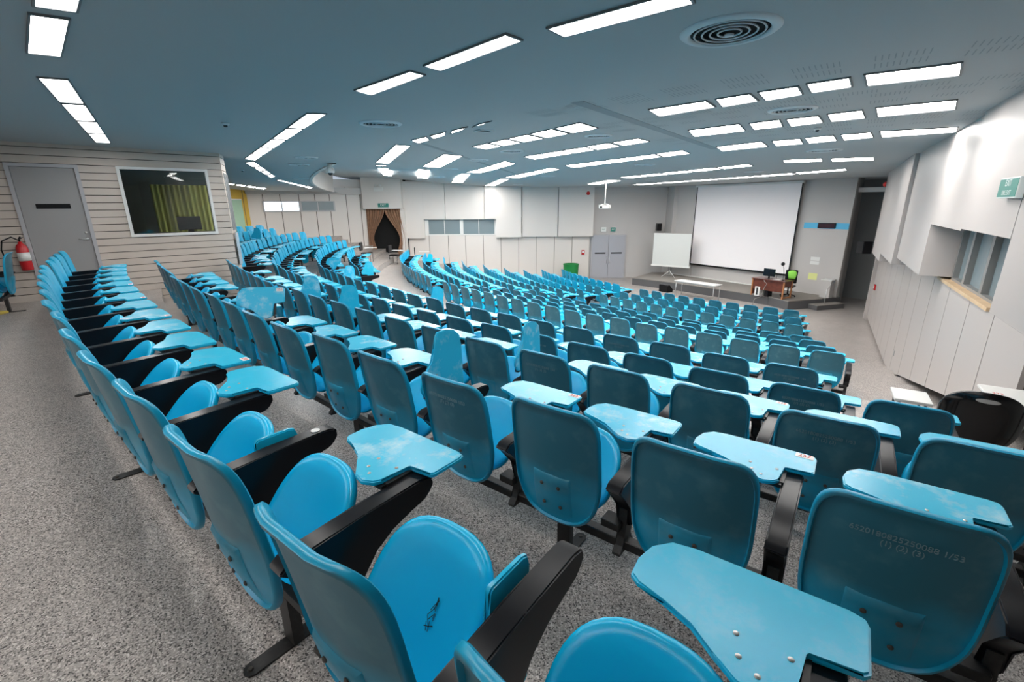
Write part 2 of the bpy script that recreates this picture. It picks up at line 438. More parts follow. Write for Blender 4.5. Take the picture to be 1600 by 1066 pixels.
child(finish('window_curtain', bm, M['green_curtain']), g)

# --- the booth: clapboard front with door and window, short side wall
B0 = (-8.35, 8.04); Bd = (.7504, .6610)
bL = 3.16
def bpt(s): return (B0[0] + Bd[0] * s, B0[1] + Bd[1] * s)
TB = frame_T(bpt(0), (-Bd[0], -Bd[1]))       # x runs back along the wall, y faces the hall
def bb(name, s0, s1, d0, d1, z0, z1, material, parent=None, bevel=0):
    return box(name, -s1, -s0, d0, d1, z0, z1, material, parent, T=TB, bevel=bevel)
BH = 2.72
DS0, DS1, DZ = .10, .90, 2.24
WS0, WS1, WZ0, WZ1 = 1.52, 2.86, 1.08, 2.25
def boards(bm, segs, z0, z1, T, step=.128):
    z = z0
    while z < z1 - .01:
        t = min(z + step - .012, z1)
        for a, b, lo, hi in segs:
            aa, bb_ = max(z, lo), min(t, hi)
            if bb_ - aa > .01: add_box(bm, a, b, -.02, .012, aa, bb_, T=T)
        z += step
bmw = bmesh.new(); segs = [(-DS0, 4.2, 0, BH), (-DS1, -DS0, DZ + .06, BH), (-WS0, -DS1, 0, BH), (-WS1, -WS0, 0, WZ0), (-WS1, -WS0, WZ1, BH), (-bL, -WS1, 0, BH)]
boards(bmw, [(a_, b_, (-.7 if lo_ == 0 else lo_), hi_) for a_, b_, lo_, hi_ in segs], -.64, BH, TB)
struct(finish('wall_booth', bmw, M['clap']))
bm = bmesh.new()
for a, b, lo, hi in segs: add_box(bm, a, b, -.09, -.02, lo - (.7 if lo == 0 else 0), hi, T=TB)
struct(finish('wall_booth_core', bm, M['clapgap']))
d = struct(empty('door_2', (*bpt(.5), 0)))
for nm, s0, s1, z0, z1 in (('door_jamb', DS0 - .055, DS0, 0, DZ + .055), ('door_jamb', DS1, DS1 + .055, 0, DZ + .055), ('door_head', DS0, DS1, DZ, DZ + .055)):
    child(bb(nm, s0, s1, -.05, .035, z0, z1, M['jamb']), d)
lf = child(bb('door_leaf', DS0 + .004, DS1 - .004, -.04, .0, .01, DZ - .004, M['doorgrey']), d)
vs_ = bb('vision_slot', DS0 + .19, DS1 - .17, .0, .006, 1.56, 1.64, M['lcd']); vs_.parent = lf
bm = bmesh.new(); add_lathe(bm, [(0, 0), (.026, 0), (.026, .012), (0, .012)], n=16, T=TB @ Matrix.Translation((-(DS1 - .06), .0, 1.03)) @ Matrix.Rotation(-PI / 2, 4, 'X'))
add_tube(bm, [TB @ Vector((-(DS1 - .06), .0, 1.03)), TB @ Vector((-(DS1 - .06), .05, 1.03)), TB @ Vector((-(DS1 - .18), .055, 1.03))], .009)
add_lathe(bm, [(0, 0), (.02, 0), (.02, .014), (0, .014)], n=16, T=TB @ Matrix.Translation((-(DS1 - .06), .0, 1.14)) @ Matrix.Rotation(-PI / 2, 4, 'X'))
h = finish('door_handle', bm, M['alu'], smooth=True); h.parent = lf
w = struct(empty('window_4', (*bpt(2.2), 1.6)))
for s0, s1, z0, z1 in ((WS0 - .05, WS0, WZ0 - .05, WZ1 + .05), (WS1, WS1 + .05, WZ0 - .05, WZ1 + .05), (WS0, WS1, WZ0 - .05, WZ0), (WS0, WS1, WZ1, WZ1 + .05)):
    child(bb('window_frame', s0, s1, -.06, .035, z0, z1, M['whiteplain']), w)
child(bb('window_pane', WS0, WS0 + .68, -.026, -.020, WZ0, WZ1, M['glassdark']), w)
child(bb('window_pane', WS0 + .66, WS1, -.012, -.006, WZ0, WZ1, M['glassdark']), w)
# inside of the booth
struct(bb('wall_booth_inner', -.3, 3.4, -2.6, -2.5, 0, BH, M['booth_in']))
struct(bb('wall_booth_inner_side', -.3, -.2, -2.5, -.1, 0, BH, M['booth_in']))
def curtain(name, s0, s1, d, z0, z1, material, n, amp, parent=None):
    bm = bmesh.new(); pv = None
    for k in range(n + 1):
        s = s0 + (s1 - s0) * k / n; y = d + amp * math.sin(k * 1.15) + amp * .5 * math.sin(k * .37)
        q = [bm.verts.new(TB @ Vector((-s, yy, zz))) for yy, zz in ((y, z0), (y, z1), (y - .01, z1), (y - .01, z0))]
        if pv:
            for j in range(4): bm.faces.new((pv[j], pv[(j + 1) % 4], q[(j + 1) % 4], q[j]))
        pv = q
    return finish(name, bm, material, parent, smooth=True)
c1 = tag(curtain('booth_curtain', 2.05, 3.3, -1.55, .1, 2.05, M['yellow_curtain'], 70, .03), 'yellow-green pleated curtain seen through the booth window', 'curtain')
# desk and monitor in the booth
dk = tag(bb('booth_desk', 1.2, 3.1, -.9, -.35, 1.02, 1.06, M['black']), 'dark desk top just behind the booth window', 'desk')
mo = empty('booth_monitor', (*(TB @ Vector((-2.55, -.55, 1.06)))[:2], 1.06), 0, 'black monitor on the desk behind the booth window', 'monitor')
child(bb('monitor_screen', 2.30, 2.72, -.58, -.54, 1.11, 1.38, M['lcd'], bevel=.006), mo)
child(bb('monitor_stand', 2.46, 2.56, -.62, -.50, 1.06, 1.12, M['black']), mo)
# side wall of the booth with its window
BC = bpt(bL)
TS = frame_T((-6.24, 10.72), (BC[0] + 6.24, BC[1] - 10.72)); sl = math.hypot(BC[0] + 6.24, BC[1] - 10.72)
bm = bmesh.new(); boards(bm, [(0, sl, -.7, 1.08), (0, sl, 2.25, BH), (sl - .16, sl, 1.08, 2.25)], -.64, BH, TS)
struct(finish('wall_booth_side', bm, M['clap']))
bm = bmesh.new(); add_box(bm, 0, sl, -.09, -.02, -.7, 1.08, T=TS); add_box(bm, 0, sl, -.09, -.02, 2.25, BH, T=TS); add_box(bm, sl - .16, sl, -.09, -.02, 1.08, 2.25, T=TS)
struct(finish('wall_booth_side_core', bm, M['clapgap']))
w = struct(empty('window_5', (-6.2, 10.6, 1.6)))
for k in range(4): child(box('window_bar', .02 + k * (sl - .2) / 3 - .02, .02 + k * (sl - .2) / 3 + .02, -.05, .03, 1.08, 2.25, M['alu'], T=TS), w)
child(box('window_pane', 0, sl - .16, -.03, -.022, 1.08, 2.25, M['frost'], T=TS), w)
wr = tag(box('plastic_wrap_sheet', -.02, .40, .016, .03, .35, 1.02, M['wrap'], T=frame_T((-6.10, 10.50), (BC[0] + 6.24, BC[1] - 10.72))), 'cloudy plastic sheet wrapped around the booth corner beside the back rows', 'plastic sheet')

# --- walls behind and beside the camera (close the room)
wall('wall_rear_left', (-13.0, 3.95), (-8.9, 7.56), -.2, 2.9, M['clap'])
wall('wall_rear', (5.2, -6.0), (-13.0, 3.95), -.2, 2.9, M['wall'])
wall('wall_rear_right', (6.2, .5), (5.2, -6.0), -1, 2.9, M['wall'])

# --- right wall: lower panels, ledge, hanging upper panels, window recess
RD = (.547, .837)
TR = frame_T((6.63, 6.53), RD)               # x = s along the wall, +y = into the room
def rb(name, s0, s1, d0, d1, z0, z1, material, parent=None, bevel=0):
    return box(name, s0, s1, d0, d1, z0, z1, material, parent, T=TR, bevel=bevel)
struct(rb('wall_right', -8.0, 13.6, -.75, -.62, -3.0, 2.9, M['wallD']))
cuts = [-2.45, -1.15, .02, 1.32, 2.66, 3.98, 5.2, 6.4, 7.6, 8.75, 9.9, 11.0, 12.4]
def zb(s):
    if s > 4: return -2.60 - .0 * s if s > 5 else -2.5
    return -1.30 - .235 * s
bm = bmesh.new()
for a, b in zip(cuts, cuts[1:]):
    za, zb_ = zb(a), zb(b)
    if a < 3.9 and b > 3.9: zb_ = zb(3.95)
    pts = [(a + .014, za), (b - .014, zb_), (b - .014, .19), (a + .014, .19)]
    add_prism(bm, pts, lambda s, z: TR @ Vector((s, 0, z)), lambda s, z: TR @ Vector((s, -.05, z)))
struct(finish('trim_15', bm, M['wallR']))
bm = bmesh.new(); add_prism(bm, [(-2.4, -.8), (0, -1.25), (4, -2.2), (12.4, -2.4), (12.4, .18), (-2.4, .18)], lambda s, z: TR @ Vector((s, -.052, z)), lambda s, z: TR @ Vector((s, -.09, z)))
struct(finish('trim_16', bm, M['seam']))
struct(rb('trim_35', -2.43, -.92, -.05, .0, .192, .60, M['wallR']))
struct(rb('trim_17', -.90, 2.3, -.20, .03, .19, .24, M['wood']))
# upper panels: (s0, s1, depth at s0, depth at s1, bottom z)
for i, (s0, s1, d0, d1, z0) in enumerate([(-7.0, -3.0, .50, .50, .55), (-2.98, -.62, .50, .47, 1.22), (-.60, 1.86, .41, .37, 1.18), (1.88, 5.2, .36, .34, .28), (5.22, 8.3, .42, .39, .12), (8.32, 11.3, .38, .34, -.12)]):
    bm = bmesh.new()
    pts = [(s0, -.2 if i in (1, 2) else .0), (s1, -.2 if i in (1, 2) else .0), (s1, d1), (s0, d0)]
    if i == 3: pts = [(s0, -.20), (s0 + .1, -.20), (s1, 0), (s1, d1), (s0, d0)]
    if i == 0: pts = [(s0, -.2), (s1, -.2), (s1, d1), (s0, d0)]
    add_prism(bm, pts, lambda s, y: TR @ Vector((s, y, z0)), lambda s, y: TR @ Vector((s, y, 2.66)))
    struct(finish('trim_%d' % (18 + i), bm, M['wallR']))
w = struct(empty('window_6', (6.2, 6.9, .7)))
for s0, s1, z0, z1 in ((-2.98, 1.86, .24, .28), (-2.98, 1.86, 1.14, 1.18), (1.80, 1.86, .28, 1.14), (1.02, 1.14, .28, 1.14), (.0, .12, .28, 1.14), (-1.05, -.93, .28, 1.14), (-2.0, -1.9, .28, 1.14), (-2.98, -2.9, .28, 1.14)):
    child(rb('window_frame', s0, s1, -.19, -.08, z0, z1, M['winframe']), w)
for s0, s1 in ((1.14, 1.80), (.12, 1.02), (-.93, .0), (-1.9, -1.05), (-2.9, -2.0)):
    child(rb('window_pane', s0, s1, -.17, -.16, .28, 1.14, M['frost']), w)
struct(rb('wall_right_recess', -3.0, 1.9, -.25, -.20, .0, 1.3, M['wallG']))
# dark opening at the near end of the right wall
struct(rb('wall_right_opening', -6.5, -2.47, -.5, -.45, -2.2, .0, M['wallD']))

# --- screen wall, pillar, corridor
SD = (.527, -.85)
S0 = (9.05, 26.95)
TSn = frame_T((13.80, 19.28), (-SD[0], -SD[1]))  # x runs from the pillar back to the left, y = into the room
def sb(name, x0, x1, d0, d1, z0, z1, material, parent=None, bevel=0):
    return box(name, x0, x1, d0, d1, z0, z1, material, parent, T=TSn, bevel=bevel)
SL = 9.0
struct(sb('wall_screen', 0, SL, -.5, -.12, -2.70, 2.62, M['wallG']))
struct(sb('trim_24', 7.4, SL, -.12, .02, -2.70, 2.60, M['wallG']))
struct(sb('trim_25', 0.0, 1.75, -.5, .06, -2.70, 2.60, M['wallG']))
struct(sb('trim_26', 0.0, 1.75, .06, .075, .50, .74, M['cyan']))
struct(box('wall_far_return', 9.02, 9.25, 26.6, 27.75, -2.70, 2.62, M['wallG']))
# corridor beyond the pillar
wall('wall_corridor', (16.9, 19.4), (14.9, 22.2), -2.75, 2.55, M['wallD'])
wall('wall_corridor_side', (14.2, 17.2), (17.4, 19.9), -2.75, 2.62, M['wallD'])
struct(box('trim_27', 0, 2.6, -.2, .0, 1.95, 2.12, M['wallG'], T=frame_T((15.1, 17.6), (-.55, .83))))
struct(rb('trim_28', 12.4, 13.9, -.5, -.02, -2.75, 2.62, M['wallG']))
struct(rb('trim_29', 12.4, 12.7, -.3, .10, -2.72, 2.62, M['wallR']))

# ------------------------------------------------------------------ ceiling lamps, vents, sensors
LAMPS = [
 ('back arc', [[-1.522,4.906],[-0.784,4.198],[-0.672,4.333],[-1.409,5.123]]),
 ('back arc', [[-0.719,4.129],[0.008,3.367],[0.127,3.497],[-0.6,4.278]]),
 ('rear left arc', [[-2.682,2.984],[-2.518,3.077],[-3.278,3.83],[-3.455,3.737]]),
 ('rear left arc', [[-6.917,8.317],[-6.172,7.311],[-5.98,7.402],[-6.728,8.41]]),
 ('rear left arc', [[-6.172,7.311],[-5.427,6.304],[-5.232,6.394],[-5.98,7.402]]),
 ('rear left arc', [[-5.427,6.304],[-4.682,5.298],[-4.484,5.386],[-5.232,6.394]]),
 ('rear left arc', [[-4.682,5.298],[-3.937,4.292],[-3.735,4.378],[-4.484,5.386]]),
 ('middle left strip', [[-6.064,11.233],[-5.327,10.174],[-5.205,10.435],[-5.97,11.548]]),
 ('middle left strip', [[-5.327,10.174],[-4.589,9.115],[-4.441,9.323],[-5.205,10.435]]),
 ('middle left strip', [[-4.589,9.115],[-3.852,8.055],[-3.676,8.211],[-4.441,9.323]]),
 ('middle left strip', [[-3.852,8.055],[-3.114,6.996],[-2.912,7.098],[-3.676,8.211]]),
 ('middle left strip', [[-3.114,6.996],[-2.376,5.937],[-2.147,5.986],[-2.912,7.098]]),
 ('far left strip', [[-8.152,16.64],[-7.733,15.479],[-7.362,15.081],[-7.762,16.157]]),
 ('far left strip', [[-7.733,15.479],[-7.313,14.318],[-6.963,14.006],[-7.362,15.081]]),
 ('far left strip', [[-7.313,14.318],[-6.893,13.157],[-6.564,12.931],[-6.963,14.006]]),
 ('far left strip', [[-6.893,13.157],[-6.473,11.996],[-6.164,11.855],[-6.564,12.931]]),
 ('far left corner strip', [[-9.329,22.601],[-9.098,21.317],[-8.744,20.813],[-8.9,21.924]]),
 ('far left corner strip', [[-9.098,21.317],[-8.868,20.033],[-8.588,19.701],[-8.744,20.813]]),
 ('far left corner strip', [[-8.868,20.033],[-8.637,18.748],[-8.432,18.59],[-8.588,19.701]]),
 ('far left corner strip', [[-8.637,18.748],[-8.406,17.464],[-8.275,17.478],[-8.432,18.59]]),
 ('strip by the yellow wall', [[-11.731,23.038],[-11.58,21.972],[-11.041,21.192],[-11.101,22.103]]),
 ('strip by the yellow wall', [[-11.58,21.972],[-11.428,20.907],[-10.981,20.282],[-11.041,21.192]]),
 ('strip by the yellow wall', [[-11.428,20.907],[-11.277,19.841],[-10.922,19.371],[-10.981,20.282]]),
 ('strip by the yellow wall', [[-11.277,19.841],[-11.125,18.776],[-10.862,18.461],[-10.922,19.371]]),
 ('first right row', [[1.578,5.952],[2.135,5.43],[2.385,5.767],[1.852,6.409]]),
 ('first right row', [[2.151,5.37],[2.405,5.122],[2.711,5.514],[2.439,5.84]]),
 ('first right row', [[2.442,5.069],[2.715,4.827],[3.013,5.226],[2.768,5.516]]),
 ('first right row', [[2.732,4.757],[2.994,4.525],[3.298,4.919],[3.045,5.172]]),
 ('first right row', [[3.027,4.485],[3.629,4.097],[3.986,4.493],[3.355,4.897]]),
 ('second right row', [[2.636,7.565],[3.217,6.947],[3.623,7.586],[2.993,8.259]]),
 ('second right row', [[3.277,6.924],[3.547,6.621],[3.972,7.28],[3.672,7.558]]),
 ('second right row', [[3.616,6.624],[3.899,6.371],[4.347,6.95],[4.068,7.285]]),
 ('second right row', [[3.934,6.288],[4.2,6.022],[4.687,6.627],[4.398,6.902]]),
 ('second right row', [[4.233,5.949],[4.889,5.486],[5.379,6.033],[4.72,6.56]]),
 ('third right row', [[3.978,9.712],[4.532,8.864],[5.063,9.633],[4.416,10.461]]),
 ('third right row', [[4.626,8.827],[4.966,8.525],[5.508,9.325],[5.153,9.639]]),
 ('third right row', [[4.979,8.449],[5.273,8.136],[5.858,8.903],[5.572,9.282]]),
 ('third right row', [[5.351,8.106],[5.676,7.854],[6.227,8.522],[5.935,8.866]]),
 ('third right row', [[5.719,7.759],[6.615,7.385],[7.121,7.965],[6.348,8.529]]),
 ('fourth right row', [[6.847,12.484],[7.663,12.03],[8.093,12.66],[7.233,13.091]]),
 ('fourth right row', [[7.816,12.095],[8.72,11.734],[9.224,12.39],[8.254,12.728]]),
 ('strip before the screen', [[4.143,18.781],[4.62,17.717],[5.111,18.062],[4.653,19.097]]),
 ('strip before the screen', [[4.62,17.717],[5.097,16.653],[5.568,17.025],[5.111,18.062]]),
 ('strip before the screen', [[5.097,16.653],[5.575,15.589],[6.025,15.986],[5.568,17.025]]),
 ('strip before the screen', [[5.575,15.589],[6.052,14.525],[6.48,14.945],[6.025,15.986]]),
 ('strip before the screen', [[6.052,14.525],[6.529,13.461],[6.936,13.903],[6.48,14.945]]),
 ('long strip before the screen', [[5.954,24.156],[6.629,22.55],[7.263,22.847],[6.616,24.382]]),
 ('long strip before the screen', [[6.629,22.55],[7.304,20.945],[7.903,21.307],[7.263,22.847]]),
 ('long strip before the screen', [[7.304,20.945],[7.979,19.339],[8.537,19.762],[7.903,21.307]]),
 ('long strip before the screen', [[7.979,19.339],[8.655,17.733],[9.168,18.209],[8.537,19.762]]),
 ('long strip before the screen', [[8.655,17.733],[9.33,16.128],[9.797,16.649],[9.168,18.209]]),
 ('long strip before the screen', [[9.33,16.128],[10.005,14.522],[10.426,15.081],[9.797,16.649]]),
 ('short lamp by projector', [[3.675,23.638],[4.11,20.297],[4.728,20.625],[4.34,23.855]]),
 ('first left row', [[-1.697,8.4],[-1.303,7.913],[-1.312,8.296],[-1.649,8.819]]),
 ('first left row', [[-1.303,7.913],[-0.91,7.427],[-0.975,7.773],[-1.312,8.296]]),
 ('first left row', [[-0.91,7.427],[-0.517,6.94],[-0.638,7.251],[-0.975,7.773]]),
 ('first left row', [[-0.517,6.94],[-0.124,6.453],[-0.301,6.728],[-0.638,7.251]]),
 ('second left row', [[-0.74,9.342],[-0.4,8.821],[-0.139,9.261],[-0.498,9.769]]),
 ('second left row', [[-0.4,8.821],[-0.061,8.301],[0.22,8.753],[-0.139,9.261]]),
 ('second left row', [[-0.061,8.301],[0.279,7.78],[0.579,8.245],[0.22,8.753]]),
 ('second left row', [[0.279,7.78],[0.618,7.259],[0.939,7.737],[0.579,8.245]]),
 ('second left row', [[0.618,7.259],[0.958,6.739],[1.298,7.229],[0.939,7.737]]),
 ('third left row', [[0.281,11.179],[0.657,10.608],[0.974,11.315],[0.596,11.959]]),
 ('third left row', [[0.657,10.608],[1.034,10.036],[1.353,10.671],[0.974,11.315]]),
 ('third left row', [[1.034,10.036],[1.41,9.465],[1.731,10.026],[1.353,10.671]]),
 ('third left row', [[1.41,9.465],[1.787,8.894],[2.11,9.382],[1.731,10.026]]),
 ('third left row', [[1.787,8.894],[2.163,8.322],[2.488,8.738],[2.11,9.382]]),
 ('fourth left row', [[1.505,13.708],[1.92,13.0],[2.313,13.884],[1.898,14.655]]),
 ('fourth left row', [[1.92,13.0],[2.335,12.292],[2.729,13.112],[2.313,13.884]]),
 ('fourth left row', [[2.335,12.292],[2.75,11.584],[3.144,12.341],[2.729,13.112]]),
 ('fourth left row', [[2.75,11.584],[3.165,10.877],[3.56,11.57],[3.144,12.341]]),
 ('fourth left row', [[3.165,10.877],[3.58,10.169],[3.976,10.798],[3.56,11.57]]),
 ('first far row', [[-3.426,12.453],[-2.967,11.262],[-2.684,11.47],[-3.123,12.665]]),
 ('first far row', [[-2.967,11.262],[-2.508,10.072],[-2.244,10.275],[-2.684,11.47]]),
 ('first far row', [[-2.508,10.072],[-2.049,8.882],[-1.805,9.08],[-2.244,10.275]]),
 ('first far row', [[-3.65,13.247],[-3.341,13.252],[-5.882,24.295],[-6.323,24.287]]),
 ('second far row', [[-2.486,13.755],[-2.127,12.675],[-1.722,13.164],[-2.062,14.279]]),
 ('second far row', [[-2.127,12.675],[-1.767,11.594],[-1.382,12.05],[-1.722,13.164]]),
 ('second far row', [[-1.767,11.594],[-1.408,10.514],[-1.042,10.935],[-1.382,12.05]]),
 ('second far row', [[-2.862,15.051],[-2.521,15.361],[-4.043,23.912],[-4.624,24.171]]),
 ('third far row', [[-1.552,16.763],[-1.075,15.251],[-0.657,15.666],[-1.064,17.012]]),
 ('third far row', [[-1.075,15.251],[-0.598,13.739],[-0.25,14.32],[-0.657,15.666]]),
 ('third far row', [[-0.598,13.739],[-0.122,12.227],[0.157,12.974],[-0.25,14.32]]),
 ('third far row', [[-1.82,17.874],[-1.425,17.615],[-2.476,25.118],[-3.13,25.612]]),
 ('fourth far row', [[-0.254,19.608],[0.225,17.932],[0.725,18.238],[0.315,19.798]]),
 ('fourth far row', [[0.225,17.932],[0.705,16.256],[1.134,16.678],[0.725,18.238]]),
 ('fourth far row', [[0.705,16.256],[1.184,14.58],[1.544,15.118],[1.134,16.678]]),
 ('fourth far row', [[-0.4,20.483],[-0.024,20.314],[-0.89,27.032],[-1.457,26.988]]),
]
VENTS = [[1.42,3.41,0.3],[3.36,6.03,0.26],[-1.74,6.76,0.28],[1.42,8.06,0.22],[0.03,10.14,0.26],[6.66,10.5,0.34],[-4.58,11.07,0.25],[-5.44,12.65,0.26],[-7.31,17.0,0.28],[-0.77,12.0,0.26],[-1.82,14.87,0.24],[-3.09,21.63,0.36],[3.75,13.69,0.29],[7.84,15.76,0.3],[1.41,18.47,0.29],[0.36,24.85,0.27],[5.74,20.04,0.21]]
def ring_lamps(r0, r1, a0, a1, n, grp):
    for i in range(n):
        a, b = a0 + (a1 - a0) * i / n, a0 + (a1 - a0) * (i + 1) / n
        LAMPS.append((grp, [list(pol(r1, a)), list(pol(r1, b)), list(pol(r0, b)), list(pol(r0, a))]))
ring_lamps(33.21, 33.42, -128.9, -124.0, 3, 'back arc')  # strip carried on out of view; unseen ones added for the lighting
for k in range(3):
    ox, oy = .80 * (k + 1) + .02, -.78 * (k + 1)
    LAMPS.append(('rear left arc', [[-3.455 + ox, 3.737 + oy], [-3.278 + ox, 3.83 + oy], [-2.518 + ox, 3.077 + oy], [-2.682 + ox, 2.984 + oy]]))  # strip continues overhead; lamps out of view are added for illumination
ring_lamps(37.9, 38.12, -139, -126.5, 7, 'behind the camera')  # unseen fill lamps added to brighten the near floor and seats
ORD = ['first', 'second', 'third', 'fourth', 'fifth', 'sixth', 'seventh', 'eighth', 'ninth', 'tenth', 'eleventh', 'twelfth', 'thirteenth', 'fourteenth', 'fifteenth', 'sixteenth', 'seventeenth', 'eighteenth', 'nineteenth', 'twentieth']
WHERE = {
 'back arc': ('long white recessed lamp in the strip overhead, %s from its left end', 'overhead strip lamps'),
 'rear left arc': ('white recessed lamp in the strip running to the booth wall, %s from the booth', 'strip lamps toward the booth'),
 'behind the camera': ('added unseen fill lamp behind the camera, %s in that strip', 'added unseen fill lamps'),
 'middle left strip': ('white lamp in the diagonal strip left of centre, %s from its far end', 'diagonal strip lamps left of centre'),
 'far left strip': ('white lamp in the bent strip past the booth corner, %s from its near end', 'bent strip lamps past the booth'),
 'far left corner strip': ('slim white lamp leading to the back-left wall, %s from its near end', 'slim lamps by the back-left wall'),
 'strip by the yellow wall': ('slim white lamp above the rows by the yellow wall, %s from the booth', 'slim lamps by the yellow wall'),
 'first right row': ('bright lamp in the nearest right-hand row of ceiling lights, %s from the left', 'nearest right-hand ceiling lights'),
 'second right row': ('bright lamp in the second right-hand row of ceiling lights, %s from the left', 'second right-hand ceiling lights'),
 'third right row': ('bright lamp in the third right-hand row of ceiling lights, %s from the left', 'third right-hand ceiling lights'),
 'fourth right row': ('short lamp right of the screen strips, %s from the left', 'short right-hand ceiling lights'),
 'strip before the screen': ('narrow lamp in the upper strip ahead of the screen, %s from its left end', 'upper screen strip lamps'),
 'long strip before the screen': ('narrow lamp in the long strip just before the screen, %s from its left end', 'long screen strip lamps'),
 'short lamp by projector': ('short lone lamp beside the hanging projector, %s there', 'lamp by the projector'),
 'first left row': ('thin tapering lamp in the nearest central strip, %s from its left end', 'nearest central strip lamps'),
 'second left row': ('lamp in the second central row of ceiling lights, %s from its left end', 'second central row lamps'),
 'third left row': ('lamp in the third central row of ceiling lights, %s from its left end', 'third central row lamps'),
 'fourth left row': ('lamp in the fourth central row of ceiling lights, %s from its left end', 'fourth central row lamps'),
 'first far row': ('lamp in the leftmost far cluster toward the curtain, %s of the cluster', 'leftmost far cluster lamps'),
 'second far row': ('lamp in the second far cluster from the curtain, %s of the cluster', 'second far cluster lamps'),
 'third far row': ('lamp in the third far cluster from the curtain, %s of the cluster', 'third far cluster lamps'),
 'fourth far row': ('lamp in the fourth far cluster from the curtain, %s of the cluster', 'fourth far cluster lamps'),
}
cnt = {}
for grp, q in LAMPS:
    k = cnt.get(grp, 0); cnt[grp] = k + 1
    P = [Vector((x, y, ceil_z(x, y))) for x, y in q]
    c = sum(P, Vector()) / 4
    t = empty('ceiling_light', c, 0, WHERE[grp][0] % ORD[k], 'ceiling light', WHERE[grp][1])
    def inset(d, dz):
        l1, l2 = (P[0] - P[1]).length, (P[0] - P[3]).length
        du, dv = d * min(1, l1 * 4) + (min(.045, .05 * l1) if l1 > l2 else 0), d * min(1, l2 * 4) + (min(.045, .05 * l2) if l1 < l2 else 0)
        out = []
        for i in range(4):
            a, b, e = P[i], P[(i + 1) % 4], P[i - 1]
            u = (b - a).normalized(); v = (e - a).normalized()
            s = max(.2, u.cross(v).length)
            uu, vv = (du, dv) if i % 2 == 0 else (dv, du)
            out.append(a + u * (uu / s) + v * (vv / s) + Vector((0, 0, dz)) - c)
        return out
    bm = bmesh.new()
    o0 = [bm.verts.new(v) for v in inset(.002, .01)]; o1 = [bm.verts.new(v) for v in inset(.002, -.014)]
    i1 = [bm.verts.new(v) for v in inset(.018, -.014)]; i0 = [bm.verts.new(v) for v in inset(.018, .01)]
    for i in range(4):
        j = (i + 1) % 4
        for A, B in ((o0, o1), (o1, i1), (i1, i0)): bm.faces.new((A[i], A[j], B[j], B[i]))
    f = finish('lamp_frame', bm, M['frame'], t)
    bm = bmesh.new()
    a = [bm.verts.new(v) for v in inset(.017, -.006)]; b = [bm.verts.new(v) for v in inset(.017, .004)]
    bm.faces.new(a); bm.faces.new(b)
    for i in range(4): bm.faces.new((a[i], a[(i + 1) % 4], b[(i + 1) % 4], b[i]))
    finish('diffuser', bm, M['lamp'], t)

vent_where = ['large round vent overhead near the right-hand lights', 'round vent between the two nearest right-hand light rows', 'round vent over the middle rows left of centre', 'round vent between second and third central lamp rows',
 'round vent left of the second central lamp row', 'round vent right of the third right-hand light row', 'round vent nearer the diagonal strip on the left', 'round vent just below its twin at left', 'small round vent near the back-left wall',
 'round vent beside the first far lamp cluster', 'small round vent between far lamp clusters', 'tiny round vent near the curtain block', 'round vent ahead of the fourth central lamp row', 'round vent before the screen near the lamps',
 'small round vent near the third far cluster', 'tiny round vent above the far wall panels', 'tiny round vent near the hanging projector']
def vent_parts(rad):
    bm = bmesh.new(); add_lathe(bm, [(rad * .80, 0), (rad * .80, -.012), (rad * .86, -.022), (rad * .97, -.012), (rad * 1.02, -.002), (rad * 1.02, 0)], n=40, cap=False)
    me1 = bpy.data.meshes.new('outer_ring'); bm.to_mesh(me1); bm.free()
    res = [('outer_ring', me1, 'vent')]
    for f in (.70, .54, .38, .22):
        bm = bmesh.new(); add_lathe(bm, [(rad * (f + .02), -.006), (rad * (f + .035), -.012), (rad * (f + .02), -.018), (rad * (f - .01), -.013), (rad * (f + .02), -.006)], n=32, cap=False)
        me = bpy.data.meshes.new('louvre_ring'); bm.to_mesh(me); bm.free(); res.append(('louvre_ring', me, 'vent'))
    bm = bmesh.new(); add_lathe(bm, [(0, -.032), (rad * .09, -.03), (rad * .1, -.02)], n=20); me = bpy.data.meshes.new('hub'); bm.to_mesh(me); bm.free(); res.append(('hub', me, 'vent'))
    bm = bmesh.new(); add_lathe(bm, [(0, -.0015), (rad * .82, -.0015)], n=32); me = bpy.data.meshes.new('dark_throat'); bm.to_mesh(me); bm.free(); res.append(('dark_throat', me, 'darkmetal'))
    for n_, me_, mk in res:
        me_.materials.append(M[mk])
        for p in me_.polygons: p.use_smooth = True
    return res
vcache = {}
for (x, y, rad), lb in zip(VENTS, vent_where):
    t = empty('ceiling_vent', (x, y, ceil_z(x, y)), 0, lb, 'ceiling vent', 'round ceiling vents')
    for n_, me_, mk in vcache.setdefault(rad, vent_parts(rad)):
        o = bpy.data.objects.new(n_, me_); COL.objects.link(o); o.parent = t

